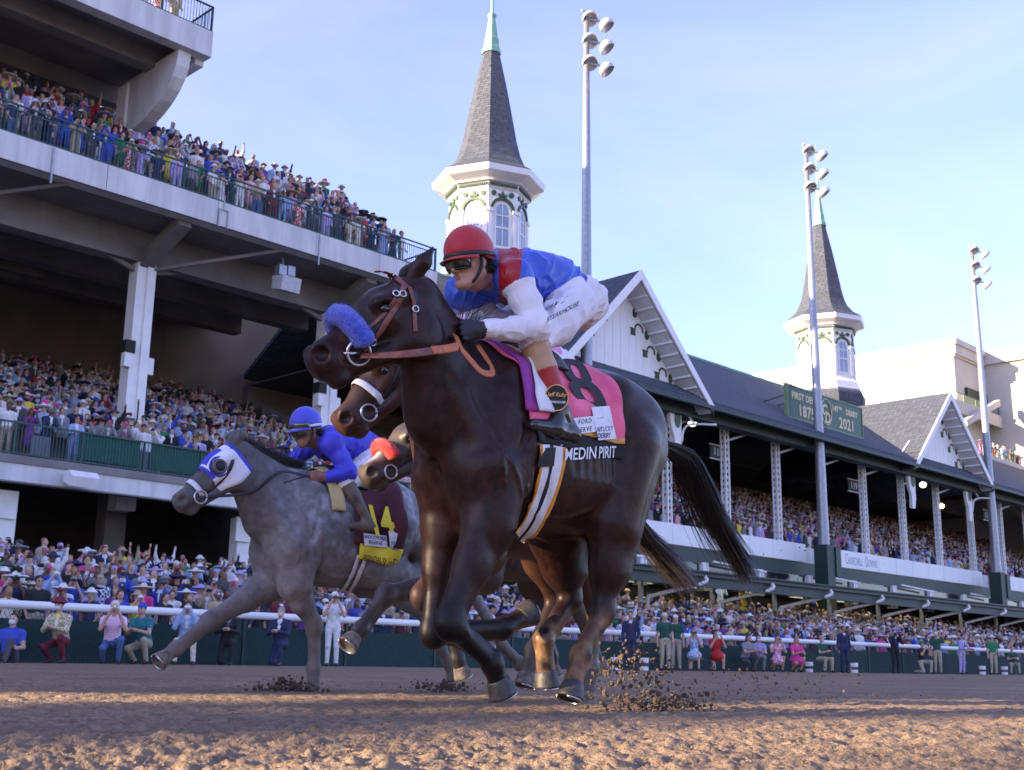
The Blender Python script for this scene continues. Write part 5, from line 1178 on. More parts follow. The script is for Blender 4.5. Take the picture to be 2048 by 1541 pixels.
# ================= the leading horse (number 8)
T8 = 3.90
def sc8(s, l, z): return np.array([3.80+s, T8+l, z-.0])
tn, tf = T8-.135, T8+.125
legs8 = {
 'fn': [sc8(-.06, -.14, .60)]+limb_pts(tn, (898, 1246), (984, 1326), (1007, 1390)),
 'ff': [sc8(-.05, .13, .60)]+limb_pts(tf, (868, 1264), (1006, 1256), (1060, 1226)),
 'hn': [onY(1222, 1050, tn-.02)]+limb_pts(tn, (1207, 1222), (1161, 1309), (1139, 1398)),
 'hf': [onY(1112, 1075, tf)]+limb_pts(tf, (1141, 1196), (1087, 1280), (1094, 1376))}
def coat8(V):
    n = vnoise(V, 5, 1)*.45+vnoise(V, 15, 2)*.3+vnoise(V, 48, 3)*.25
    b = np.array([.034, .0125, .0095]); c = b*(.5+1.05*n[:, None])
    low = np.clip((.45-V[:, 2])/.25, 0, 1)[:, None]; c = c*(1-low)+np.array([.013, .0095, .010])*low
    # tan muzzle and flank, low sunlight painted as tan on the hind shins
    p, Fm = H8P, H8F; q = (V-p) @ Fm.T
    mz = np.clip(1-np.abs(q[:, 0]-.47)/.10, 0, 1)*(np.abs(q[:, 1]) < .12)*(np.abs(q[:, 2]) < .12)*np.clip(vnoise(V, 14, 8)*1.6-.25, 0, 1)
    c = c*(1-.8*mz[:, None])+np.array([.11, .040, .018])*.8*mz[:, None]
    mk = np.clip((q[:, 0]-.50)/.06, 0, 1)*(q[:, 0] < .7)*(np.abs(q[:, 1]) < .1)*(np.abs(q[:, 2]) < .2); c = c*(1-.5*mk[:, None])+np.array([.028, .022, .023])*.5*mk[:, None]
    nz = np.exp(-(((q[:, 0]-.60)/.035)**2+((q[:, 2]+.035)/.032)**2+((np.abs(q[:, 1])-.055)/.03)**2)); c = c*(1-.8*nz[:, None])+np.array([.05, .012, .014])*.8*nz[:, None]
    st = np.exp(-(((q[:, 0]-.175)/.022)**2+((q[:, 1]-.01)/.008)**2))*(q[:, 2] > .03); c = c*(1-st[:, None])+np.array([.6, .58, .55])*st[:, None]
    sun_tint = np.clip((.30-V[:, 2])/.1, 0, 1)*np.clip((V[:, 0]-4.15)/.1, 0, 1)*np.clip(vnoise(V, 18, 5)*2.2-.35, 0, 1)
    return c*(1-.85*sun_tint[:, None])+np.array([.30, .17, .085])*.85*sun_tint[:, None]
pl8, mz8 = onY(828, 578, T8-.05), onY(606, 712, T8+.11)
H8F = frame(mz8-pl8); H8P = pl8
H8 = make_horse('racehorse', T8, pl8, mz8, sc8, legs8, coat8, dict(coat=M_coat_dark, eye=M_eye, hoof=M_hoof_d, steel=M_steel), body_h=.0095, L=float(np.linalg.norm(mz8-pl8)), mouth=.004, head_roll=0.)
# ---------------------------------------------------------------- tack of the leading horse
def px_strap(S, px, w, mat, parent, name, off=.006, n=None, mb=None, near=.5):
    """a strap lying on the sculpted surface along photo pixels"""
    P = spline([(x, y, 0) for x, y in px], n or max(8, 5*len(px)))[:, :2]
    pts = []; nr = []
    for x, y in P:
        h_ = S.hit(x, y, 0, near); nn = S.nrm(h_); pts.append(h_+nn*off); nr.append(nn)
    pts = np.array(pts)
    own = mb is None; mb = mb or MB(); mb.tube(pts, w/2, n=8, flat=np.array(nr))
    return mb.build(name, mat, parent, smooth=True) if own else pts
def ring_obj(name, c, axn, r, rt, mat, parent, r2=None):
    f = frame(axn, up=(0, 0, 1) if abs(axn[2]) < .9 else (1, 0, 0)); mb = MB()
    mb.tube(ring_pts(c, f[1], f[2], r, r2, 26), rt, n=8); return mb.build(name, mat, parent, smooth=True)
def fuzzy_roll(H, x, r, a0, a1, mat, name, seed=1, zc=-.045, n=34):
    """sheepskin noseband over the bridge of the nose"""
    pts = []
    for a in np.linspace(a0, a1, n):
        d = math.sin(a)*H.Fh[1]+math.cos(a)*H.Fh[2]
        pts.append(H.S.out(H.hp(x, 0, zc), d, r*.45, .25))
    pts = np.array(pts); mb = MB(); rr = r*np.clip(np.minimum(np.arange(n), np.arange(n)[::-1])/3.+.55, 0, 1)
    mb.tube(pts, rr, n=26); v = np.vstack(mb.v); c = pts[np.argmin(((v[:, None]-pts[None])**2).sum(-1), 1)]
    d = v-c; amp = .10*(vnoise(v, 110, seed)-.5)+.12*(vnoise(v, 45, seed+1)-.5); mb.v = [c+d*(1+1.*amp[:, None])]
    o = mb.build(name, mat, H.root, smooth=True)
    # wool fibres
    rg = np.random.default_rng(seed); fb = MB()
    for i in range(2600):
        j = rg.integers(0, len(v)); nn = d[j]/max(1e-6, np.linalg.norm(d[j])); p = mb.v[0][j]; q = p+nn*rg.uniform(.004, .008)+rg.normal(0, .003, 3)
        p = p+rg.normal(0, .003, 3); s_ = np.cross(nn, rg.normal(0, 1, 3)); s_ = s_/np.linalg.norm(s_)*.0016
        fb.add([p-s_, p+s_, q], [(0, 1, 2)])
    fo = fb.build('wool', mat, o); tag(fo, kind='stuff'); return o
R8 = H8.root; S8 = H8.S
fuzzy_roll(H8, .375, .050, -1.35, 2.0, M_blue_wool, 'noseband', 3)
mb = MB(); nb_o = None
px_strap(S8, [(752, 546), (772, 548), (795, 560), (815, 578)], .030, M_leather, R8, 'browband')
px_strap(S8, [(808, 574), (800, 598), (785, 625), (762, 660), (738, 690), (726, 703)], .026, M_leather, R8, 'cheek_strap')
px_strap(S8, [(792, 596), (775, 622), (752, 646), (728, 662)], .020, M_leather, R8, 'noseband_strap')
px_strap(S8, [(818, 575), (826, 608), (829, 640), (830, 665)], .020, M_leather, R8, 'throat_latch')
for x, y in ((791, 590), (804, 590), (744, 683), (829, 620)):
    h_ = S8.hit(x, y, .012); ring_obj('buckle', h_, S8.nrm(h_), .014, .004, M_steel, R8)
bit_c = S8.hit(713, 706, .028); bn = S8.nrm(S8.hit(713, 706))
ring_obj('bit_ring', bit_c, bn, .052, .0075, M_steel, R8)
mb = MB(); a_ = S8.hit(686, 708, .004); mb.tube([a_, (a_+bit_c)/2, bit_c-bn*.01], [.006, .009, .010], n=8); mb.build('bit', M_steel, R8, smooth=True)
# reins: bit ring -> hand, then the loose buckle end
hand8 = onY(912, 672, T8-.16)
def rein(pts, w, mat, name, parent, nrm=(0, -1, .2)):
    mb = MB(); P = spline(pts, 30); mb.tube(P, w/2, n=8, flat=np.tile(np.asarray(nrm, float), (30, 1))); return mb.build(name, mat, parent, smooth=True)
rn0 = bit_c+np.array([.03, 0, 0]); mid = S8.hit(800, 708, .03)
r1 = onY(868, 702, T8-.24); r2 = onY(914, 694, T8-.24)
rein([onY(722, 712, bit_c[1]-.01), onY(770, 711, mid[1]-.02), onY(820, 708, T8-.22), r1], .036, M_leather, 'rein', R8)
rein([r1+np.array([-.01, 0, 0]), onY(890, 699, T8-.245), r2, onY(918, 690, T8-.21), hand8], .040, M_leather_o, 'rein_grip', R8)
rein([hand8, onY(925, 700, T8-.25), onY(945, 725, T8-.27), onY(963, 744, T8-.275), onY(982, 748, T8-.26), onY(985, 738, T8-.24), onY(975, 720, T8-.2), onY(955, 690, T8-.16)], .034, M_leather_o, 'rein_loop', R8)
# mane and tail
cr8 = [H8.hp(-.02, 0, .03), S8.out(sc8(-.32, 0, 1.35), (0.2, 0, 1), 0, .6), S8.out(sc8(-.14, 0, 1.25), (.1, 0, 1), 0, .6), S8.out(sc8(.0, 0, 1.2), (.1, 0, 1), 0, .6)]
hair_mane(H8, cr8, (.8, .6, .15), 260, .07, M_hair, 5)
hair_mane(H8, [S8.out(sc8(-.19, 0, 1.25), (.1, 0, 1), 0, .6), S8.out(sc8(-.06, 0, 1.22), (.1, 0, 1), 0, .6)], (.45, .1, 1.), 40, .20, M_hair, 9, name='mane_tuft', w=.003, wild=.2)
hair_mane(H8, [H8.hp(-.01, -.02, .06), H8.hp(.01, .03, .06)], H8.Fh[0]*.2+np.array([.7, 0, .4]), 40, .06, M_hair, 8, name='forelock')
dk = S8.out(sc8(.9, 0, 1.22), (1, 0, 0.), -.03, .6)
hair_tail(H8, dk, [onY(1370, 905, T8-.02), onY(1402, 960, T8-.05), onY(1432, 1040, T8-.06), onY(1470, 1110, T8-.05), onY(1512, 1185, T8-.03)], 1500, .050, M_hair, 3, w=.0042)
hair_tail(H8, dk, [onY(1355, 915, T8), onY(1372, 960, T8+.02), onY(1400, 1020, T8+.03), onY(1440, 1090, T8+.04), onY(1485, 1150, T8+.05)], 240, .085, M_hair, 4, w=.003, name='tail_wisps')
tag(R8, 'dark brown galloping racehorse with blue noseband and pink number 8 cloth', 'horse')
# ---- saddle cloth
M_pink = pm('cloth_pink', (.90, .17, .30), (.72, .10, .21), scale=9, rough=.85, bump=.5, bscale=260, bdist=.002, sheen=.2)
M_yel = pm('cloth_gold', (.80, .48, .13), (.66, .36, .09), scale=20, rough=.8, bump=.3, bscale=200)
M_blk = pm('cloth_black', (.018, .017, .022), (.010, .010, .014), scale=12, rough=.8, bump=.3, bscale=200)
M_wht = pm('cloth_white', (.80, .80, .83), (.68, .68, .74), scale=14, rough=.75, bump=.3, bscale=120)
M_prp = pm('cloth_purple', (.22, .04, .30), (.40, .05, .25), scale=12, rough=.8)
M_mar = pm('cloth_maroon', (.085, .012, .024), (.055, .008, .016), scale=12, rough=.8, bump=.3, bscale=200)
M_yel2 = pm('cloth_yellow', (.86, .72, .05), (.75, .60, .04), scale=12, rough=.8)
M_orng = pm('webbing_orange', (.80, .34, .04), (.68, .26, .03), scale=30, rough=.7)
M_ink = pm('print_black', (.015, .015, .02), rough=.7)
M_inkb = pm('print_navy', (.02, .03, .16), rough=.7)
# saddle cloth of number 8: pink towel, gold hem, black name strip
SAD8 = empty('saddle_cloth', (4.2, T8, 1.4))
tag(SAD8, 'pink saddle cloth with black number 8 and white race labels', 'saddle cloth')
pr = S8.hit(1243, 880); plft = S8.hit(1080, 895); ptop = S8.hit(1150, 722)
def sf(th): return (plft[0]-.02-.10*max(0, .9-abs(th)), pr[0]-.05*max(0, .9-abs(th)))
thb = math.atan2(T8-pr[1], pr[2]-1.05)
G = drape_grid(S8, T8, 0, 0, -thb, thb+.02, 1.05, 26, 60, .014, .007, 4, sf)
cl = sheet('towel', G, M_pink, SAD8, .006)
hem = drape_grid(S8, T8, 0, 0, thb, thb+.09, 1.05, 26, 4, .017, .004, 4, sf); sheet('hem', hem, M_yel, SAD8, .006)
nm = drape_grid(S8, T8, 0, 0, thb+.06, thb+.36, 1.05, 26, 6, .012, 0, 4, sf); sheet('name_strip', nm, M_blk, SAD8, .004)
# letters
v, f = subdiv(*text_mesh('MEDIN', 1., bold=.012)); decal('lettering', v, f, px_map(S8, (1161, 919), (21, -1.4), (2, -34), .027), M_lettw, SAD8)
v, f = subdiv(*text_mesh('PIRIT', 1., bold=.012)); decal('lettering', v, f, px_map(S8, (1214, 916), (15.5, -.6), (2, -33), .027), M_lettw, SAD8)
# the number 8: two slanted rings
def ring2(cx, cy, rx, ry, hx_, hy_, n=40):
    a = np.linspace(0, 2*np.pi, n, endpoint=False); v = [];
    for k in np.linspace(0, 1, 5):
        ex = lambda t: np.sign(np.cos(t))*abs(np.cos(t))**.65; ey = lambda t: np.sign(np.sin(t))*abs(np.sin(t))**.65
        v += [(cx+(hx_+(rx-hx_)*k)*ex(t), cy+(hy_+(ry-hy_)*k)*ey(t)) for t in a]
    f = [(r*n+j, r*n+(j+1) % n, (r+1)*n+(j+1) % n, (r+1)*n+j) for r in range(4) for j in range(n)]; return np.array(v), f
m8 = px_map(S8, (1165, 766), (1.02, .10), (-.52, -1.0), .034, (20, 25))
for nm_, (cy, rx, ry, hx_, hy_) in (('number_loop', (23, 24, 25, 8, 14)), ('number_loop', (-23, 29, 28, 12, 15))):
    v, f = ring2(0, cy, rx, ry, hx_, hy_); decal('number', v, f, m8, M_ink, SAD8)
v, f = grid_quad(12, 12); decal('race_label', v, f, px_map(S8, (1183, 815), (36, -3), (14, 66), .036, (.5, .5)), M_wht, SAD8)
v, f = grid_quad(10, 10); decal('sponsor_label', v, f, px_map(S8, (1138, 838), (50, -6), (4, 32), .034, (.5, .5)), M_wht, SAD8)
for s_, o_, ux, uy, mt in (('NTUCKY', (1210, 863), (7.8, -.6), (1.4, -14), M_inkb), ('DERBY', (1208, 876), (8.6, -.6), (1.4, -14), M_inkb), ('147', (1200, 842), (9, -1), (1, -10), M_inkb)):
    v, f = text_mesh(s_, 1., bold=.01); decal('lettering', v, f, px_map(S8, o_, ux, uy, .041, (2, 2)), mt, SAD8)
for s_, o_ in (('FORD', (1170, 847)), ('ERVE', (1172, 863))):
    v, f = text_mesh(s_, 1., bold=.005, spacing=1.2); decal('lettering', v, f, px_map(S8, o_, (9, -1.), (1, -13), .039, (2, 2)), M_ink, SAD8)
# girth
GR = empty('girth', (4.0, T8, .6)); tag(GR, 'white and black striped girth with orange edges around dark brown horse', 'girth')
gp = spline([(1103, 890, 0), (1102, 925, 0), (1094, 965, 0), (1080, 1010, 0), (1060, 1050, 0), (1040, 1076, 0)], 26)[:, :2]
gw = np.linspace(27, 17, 26); G = np.zeros((15, 26, 3))
for j in range(26):
    tg = gp[min(25, j+1)]-gp[max(0, j-1)]; nn = np.array([tg[1], -tg[0]])/np.linalg.norm(tg)
    for i in range(15):
        p = gp[j]+nn*gw[j]*(1-2*i/14.); q = S8.hit(p[0], p[1], .012); G[i, j] = q
stripe = lambda a, b: 0 if a < .13 or a > .86 else (2 if .44 < a < .60 else 1)
sheet('band', G, None, GR, .005, stripe, [M_orng, M_wht, M_blk])
gb = [S8.out((4.0, T8, .95), (.0, -math.sin(a), math.cos(a)), .01, .6) for a in np.linspace(math.radians(205), math.radians(330), 14)]
mb = MB(); mb.tube(gb, .05, n=8, flat=np.array([p-np.array([4.0, T8, .95]) for p in gb])); mb.build('band_far', M_wht, GR, smooth=True)
v, f = grid_quad(8, 8); decal('girth_cover', v, f, px_map(S8, (1080, 897), (32, -2), (-4, 38), .020, (.5, .5)), M_blk, GR)
# saddle: small racing seat and pads in front of the cloth
SD = empty('racing_saddle', (4.1, T8, 1.5)); tag(SD, 'small black racing saddle with coloured pads under red helmeted jockey', 'saddle')
G = drape_grid(S8, T8, 3.84, 4.02, -1.25, 1.28, 1.05, 8, 40, .022); sheet('pad', G, None, SD, .012, lambda a, b: 0 if a < .3 else (1 if a < .6 else 2), [M_prp, M_yel, M_pink])
G = drape_grid(S8, T8, 3.95, 4.20, -.55, .55, 1.05, 10, 20, .034); sheet('seat', G, M_leather_k, SD, .02)
G = drape_grid(S8, T8, 3.90, 3.985, .35, 1.3, 1.05, 5, 20, .045); sheet('white_cloth', G, M_wht, SD, .008)
# ================================================================ JOCKEYS
M_skin = pm('skin_warm', (.52, .28, .19), (.44, .22, .15), scale=20, rough=.5, spec=.4)
M_skin_d = pm('skin_deep', (.24, .12, .075), (.19, .09, .06), scale=20, rough=.5)
M_lip = pm('lips', (.38, .12, .11), rough=.45)
M_silkblue = pm('silk_blue', (.045, .115, .62), (.03, .08, .48), scale=7, rough=.34, spec=.5, bump=.5, bscale=9, bdist=.02)
M_silkred = pm('silk_red', (.38, .005, .018), (.28, .003, .012), scale=7, rough=.36, bump=.5, bscale=9, bdist=.02)
M_silkwht = pm('silk_white', (.78, .74, .78), (.70, .66, .71), scale=7, rough=.5, bump=.6, bscale=10, bdist=.02)
M_breech = pm('breeches_white', (.80, .75, .78), (.70, .65, .69), scale=6, rough=.6, bump=.7, bscale=11, bdist=.02)
M_silkroyal = pm('silk_royal_blue', (.055, .055, .62), (.035, .035, .45), scale=7, rough=.55, bump=.6, bscale=10, bdist=.02)
M_silkpink = pm('silk_pink', (.82, .30, .55), (.70, .22, .45), scale=7, rough=.5)
M_boot = pm('boot_black', (.02, .02, .024), rough=.18, spec=.6, scale=20)
M_boottan = pm('boot_tan', (.50, .30, .17), (.42, .24, .13), scale=14, rough=.5)
M_bootred = pm('boot_red', (.42, .015, .02), (.32, .01, .015), scale=14, rough=.5)
M_bootmud = pm('boot_muddy', (.16, .12, .08), (.05, .045, .05), scale=9, rough=.6, bump=.4)
M_glove = pm('glove_black', (.02, .02, .03), rough=.55)
M_helm_r = pm('helmet_red', (.46, .003, .014), (.40, .002, .011), scale=60, rough=.55, sheen=.3)
M_helm_b = pm('helmet_blue', (.06, .07, .60), (.05, .06, .52), scale=60, rough=.55, sheen=.3)
M_lens = pm('goggle_lens', (.04, .045, .035), rough=.05, spec=.9, coat=.5)
M_rub = pm('rubber_black', (.015, .015, .017), rough=.5)
def jockey(name, J, mats, helm, h=.0048, facing=(-1, .1, -.22), head_k=1., hairm=None, whip=None, label=None, torsof=None):
    """J: joint points. mats: skin, silk, sleeve, breeches, boot_top, boot_mid, boot, glove"""
    A = {k: np.asarray(v, float) for k, v in J.items()}
    lo = np.min(list(A.values()), 0)-.2; hi = np.max(list(A.values()), 0)+.25; S = Sculpt(lo, hi, h)
    SK, SI, SL, BR, BT, BM, BO, GL, LP = range(1, 10)
    pel, chest, neck = A['pelvis'], A['chest'], A['neck']; lat = np.array([0, 1., 0])
    S.lab = SI
    sp = spline([pel, pel*.55+chest*.45+np.array([0, 0, .035]), chest, neck], 7)
    S.chain(sp, [.108, .118, .126, .131, .130, .108, .072], .05, 1.15, lat)
    for q in 'nf':
        sh = A['sh'+q]; S.cone(chest*.4+neck*.6, sh, .10, .088, .06)
    S.lab = BR
    S.ell(pel+np.array([.06, 0, -.03]), (.155, .175, .135), .05)
    for q in 'nf':
        hp_, kn, an = A['hip'+q], A['kn'+q], A['an'+q]; sgn = -1 if q == 'n' else 1
        S.lab = BR; S.chain([hp_, hp_*.5+kn*.5+np.array([0, sgn*.01, -.01]), kn], [.108, .092, .066], .05); S.ell(kn, (.068, .062, .07), .03)
        kd = (an-kn)/np.linalg.norm(an-kn); ln = np.linalg.norm(an-kn)
        S.lab = BT; S.chain([kn+kd*ln*.12, kn+kd*ln*.38], [.068, .068], .012)
        S.lab = BM; S.chain([kn+kd*ln*.40, kn+kd*ln*.88], [.067, .054], .012)
        S.lab = BO; S.cone(kn+kd*ln*.88, an, .047, .045, .012)
        toe, heel = A['toe'+q], A['heel'+q]; fd = (toe-heel)/np.linalg.norm(toe-heel)
        S.cone(an, heel+np.array([0, 0, .035]), .045, .038, .02); S.chain([heel+np.array([0, 0, .030]), heel*.5+toe*.5+np.array([0, 0, .03]), toe+np.array([0, 0, .015])], [.036, .044, .030], .02, .95)
        S.cone(an, toe*.5+heel*.5+np.array([0, 0, .04]), .045, .04, .03)
        # arm
        sh, el, wr, ha = A['sh'+q], A['el'+q], A['wr'+q], A['ha'+q]
        S.lab = SL; S.chain([sh, sh*.5+el*.5, el, el*.55+wr*.45, wr], [.080, .066, .057, .052, .040], .03)
        S.lab = GL; hd = (ha-wr)/np.linalg.norm(ha-wr); S.cone(wr, wr+hd*.05, .036, .037, .012)
        side = np.cross(hd, np.array([0, 0, 1.])); side /= np.linalg.norm(side); upv = np.cross(side, hd)
        S.cone(wr+hd*.04, wr+hd*.080, .038, .046, .012, .55, side)
        for i, (o_, l_) in enumerate(((-.036, .052), (-.012, .062), (.012, .060), (.036, .048))):     # fingers curled round the rein
            b_ = wr+hd*.085+upv*(-o_)+side*0; k1 = b_+hd*l_*.62-side*.004; k2 = k1-hd*l_*.10-side*sgn*.034; k3 = k2-hd*.030-side*sgn*.006
            S.chain([b_, k1, k2, k3], [.0120, .0112, .0102, .009], .003)
        tb = wr+hd*.045+upv*.030; S.chain([tb, tb+hd*.035+upv*.012, tb+hd*.062+upv*.002-side*sgn*.014], [.0135, .012, .0095], .008)
    # neck and head
    hc = A['head']; f = np.asarray(facing, float); f /= np.linalg.norm(f); R = frame(f); k = head_k
    hp_ = lambda x, y, z: hc+k*(x*R[0]+y*R[1]+z*R[2])
    S.lab = SK; S.cone(neck, hp_(-.02, 0, -.08), .058, .055, .03)
    S.ell(hp_(-.005, 0, .03), np.array((.098, .076, .10))*k, .02, R)
    S.cone(hp_(.025, 0, -.03), hp_(.050, 0, -.092), .066*k, .034*k, .03)
    for q in (-1, 1):
        S.cone(hp_(-.02, q*.055, -.055), hp_(.055, q*.018, -.100), .026*k, .022*k, .025)   # jaw
        S.ell(hp_(.058, q*.038, -.022), np.array((.026, .022, .018))*k, .015, R)            # cheekbone
        S.ell(hp_(.068, q*.032, .012), np.array((.022, .020, .014))*k, .010, R, True)       # eye socket
        S.ell(hp_(.062, q*.032, .010), np.array((.014, .013, .013))*k, .005, R)             # eyeball
        S.ell(hp_(-.015, q*.078, -.005), np.array((.022, .009, .032))*k, .008, R)           # ear
        S.ell(hp_(.088, q*.011, -.040), np.array((.011, .009, .008))*k, .008, R)            # nostril wing
    S.cone(hp_(.084, 0, .015), hp_(.104, 0, -.034), .009*k, .014*k, .012)                   # nose
    S.cone(hp_(.074, -.035, .030), hp_(.074, .035, .030), .010*k, .010*k, .012)             # brow
    S.ell(hp_(.074, 0, -.106), np.array((.018, .020, .016))*k, .015, R)                     # chin
    S.lab = LP
    S.cone(hp_(.086, -.014, -.067), hp_(.086, .014, -.067), .0048*k, .0048*k, .004); S.cone(hp_(.085, -.012, -.077), hp_(.085, .012, -.077), .0052*k, .0052*k, .004)
    ms = [mats['skin'], mats['skin'], mats['silk'], mats['sleeve'], mats['breeches'], mats['boot_top'], mats['boot_mid'], mats['boot'], mats['glove'], M_lip]+list(mats.get('extra', []))
    def mf(c):
        l = S.labels(c).astype(int)
        if torsof is not None: l = torsof(c, l)
        return l
    def wrinkle(V, S_):
        e = S_.h*2; g = np.stack([S_.val(V+e*a)-S_.val(V-e*a) for a in np.eye(3)], 1); g /= np.maximum(1e-6, np.linalg.norm(g, axis=1))[:, None]
        l = S_.labels(V); cloth = np.isin(l, (2, 3, 4)).astype(float)
        q = V @ np.array([[.8, .3, .5], [-.5, .7, .3], [-.3, -.6, .8]]); q1 = q*np.array([26, 7, 9]); q2 = (V @ np.array([[.4, -.7, .6], [.8, .6, 0], [-.4, .4, .8]]))*np.array([38, 9, 12])
        r1 = 1-np.abs(2*vnoise(q1, 1, 31)-1); r2 = 1-np.abs(2*vnoise(q2, 1, 32)-1)
        d = (.017*(r1**2-.35)+.011*(r2**2-.35))*np.clip(vnoise(V, 5, 33)*2-.4, .15, 1)
        return V+g*(d*cloth)[:, None]
    body = S.build(name, ms, None, matf=mf, smooth_it=1, vcb=wrinkle)
    # helmet, peak, goggles, strap
    hm = MB(); nu, nv = 28, 14; v = []; fcs = []
    for i in range(nv+1):
        el_ = math.radians(-22+112*i/nv)
        for j in range(nu):
            a = 2*math.pi*j/nu; x = math.cos(a)*math.cos(el_); y = math.sin(a)*math.cos(el_); z = math.sin(el_)
            drop = -.012*(x < -.2)*(i == 0)
            v.append(hp_(-.010+.132*x, .110*y, .056+(.132 if z > 0 else .098)*z+drop))
    fcs = [(i*nu+j, i*nu+(j+1) % nu, (i+1)*nu+(j+1) % nu, (i+1)*nu+j) for i in range(nv) for j in range(nu)]
    hm.add(v, fcs); ho = hm.build('helmet', helm, body, smooth=True); sm = ho.modifiers.new('thick', 'SOLIDIFY'); sm.thickness = .008
    pk = MB(); v = []; na = 17
    for r_ in (0, 1, 2):
        for a in np.linspace(-1.25, 1.25, na):
            rr = 1+.30*(r_/2)*math.cos(a*.9); v.append(hp_(-.010+.128*rr*math.cos(a), .106*rr**.5*math.sin(a), .018-.016*(r_/2)))
    pk.add(v, [(r_*na+j, r_*na+j+1, (r_+1)*na+j+1, (r_+1)*na+j) for r_ in (0, 1) for j in range(na-1)]); po = pk.build('helmet_peak', helm, body, smooth=True); po.modifiers.new('thick', 'SOLIDIFY').thickness = .006
    bt = MB(); bt.tube([hp_(-.010+.135*math.cos(a), .112*math.sin(a), .030) for a in np.linspace(-2.6, 2.6, 30)], .010, n=8, flat=np.array([R[0]*math.cos(a)+R[1]*math.sin(a) for a in np.linspace(-2.6, 2.6, 30)])); bt.build('helmet_band', M_rub if mats.get('band') is None else mats['band'], body, smooth=True)
    go = MB(); v = []; na = 15; rows = ((-.040, .098), (-.030, .114), (-.004, .120), (.020, .115), (.028, .100))
    for z_, rr in rows:
        for a in np.linspace(-1.0, 1.0, na): v.append(hp_(.012+rr*math.cos(a)*(.97), rr*.86*math.sin(a), z_+.006))
    go.add(v, [(r_*na+j, r_*na+j+1, (r_+1)*na+j+1, (r_+1)*na+j) for r_ in range(4) for j in range(na-1)]); g_ = go.build('goggles', M_lens, body, smooth=True); g_.modifiers.new('thick', 'SOLIDIFY').thickness = .005
    gf = MB(); rim = [hp_(.012+rr*math.cos(a)*.97, rr*.86*math.sin(a), z_+.006) for z_, rr in ((.029, .101),) for a in np.linspace(-1.02, 1.02, 15)]+[hp_(.012+.098*math.cos(a)*.97, .098*.86*math.sin(a), -.035) for a in np.linspace(1.02, -1.02, 15)]
    gf.tube(rim+[rim[0]], .0055, n=6); gf.build('goggle_frame', M_rub, g_, smooth=True)
    stp = MB()
    for q in (-1, 1):
        stp.tube(spline([hp_(.0, q*.090, .02), hp_(.005, q*.086, -.03), hp_(.03, q*.062, -.085), hp_(.055, 0, -.122)], 12), .008, n=6); 
    stp.build('chin_strap', M_rub, body, smooth=True)
    if hairm:
        r = np.random.default_rng(4); hb = MB()
        for i in range(240):
            a = r.uniform(1.9, 4.4); p = hp_(-.01+.10*math.cos(a), .088*math.sin(a), -.02+r.uniform(-.03, .02)); d = -R[0]*.7+R[2]*r.uniform(-1., .1)+R[1]*r.normal(0, .4)
            hb.tube(spline([p, p+d*.025, p+d*.05+r.normal(0, .012, 3)], 5), [.0028, .0026, .0022, .0016, .0008], n=3, cap=False)
        hb.build('hair', hairm, body, smooth=True)
    body['_'] = 1; del body['_']
    return body, S, hp_, R
P_ = onY
def mirror(J, t0):
    """fill the far side from the near side"""
    for k in list(J):
        if k.endswith('n') and k[:-1] in ('sh', 'el', 'wr', 'ha', 'hip', 'kn', 'an', 'toe', 'heel') and k[:-1]+'f' not in J:
            p = np.array(J[k]); p[1] = 2*t0-p[1]; J[k[:-1]+'f'] = p
    return J
J8 = dict(pelvis=P_(1138, 592, T8), chest=P_(1042, 556, T8), neck=P_(986, 545, T8), head=P_(938, 528, T8-.02),
  shn=P_(1030, 556, T8-.175), eln=P_(1076, 655, T8-.27), wrn=P_(972, 660, T8-.20), han=P_(912, 664, T8-.15),
  hipn=P_(1150, 606, T8-.12), knn=P_(1066, 684, T8-.215), ann=P_(1117, 822, T8-.285), toen=P_(1068, 857, T8-.30), heeln=P_(1146, 884, T8-.29))
J8['elf'] = P_(985, 640, T8+.20); J8['wrf'] = P_(930, 655, T8+.06); J8['haf'] = P_(880, 660, T8+.05)
mirror(J8, T8); J8['knf'] = J8['knf']+np.array([-.05, 0, .02])
nk8 = J8['neck']
def tors8(c, l):
    # red yoke running from the collar down the front, blue behind
    q = proj_arr(c); b = (l == 2) & (q[:, 0] < 1046-.10*(q[:, 1]-495)) & (q[:, 0] > 996+.02*(q[:, 1]-500)) & (c[:, 1] < T8+.05)
    l = l.copy(); l[b] = 10; return l
def proj_arr(c):
    k = c @ CM; return np.stack([PP[0]+F*k[:, 0]/k[:, 2], PP[1]-F*k[:, 1]/k[:, 2]], 1)
ml = dict(skin=M_skin, silk=M_silkblue, sleeve=M_silkwht, breeches=M_breech, boot_top=M_boottan, boot_mid=M_bootred, boot=M_boot, glove=M_glove, extra=[M_silkred])
JB8, SJ8, hpj8, RJ8 = jockey('person', J8, ml, M_helm_r, facing=(-1, .02, -.20), head_k=1.0, hairm=M_hair, torsof=tors8)
tag(JB8, 'jockey in red helmet, blue and red silks and white sleeves crouching on dark brown horse', 'person')
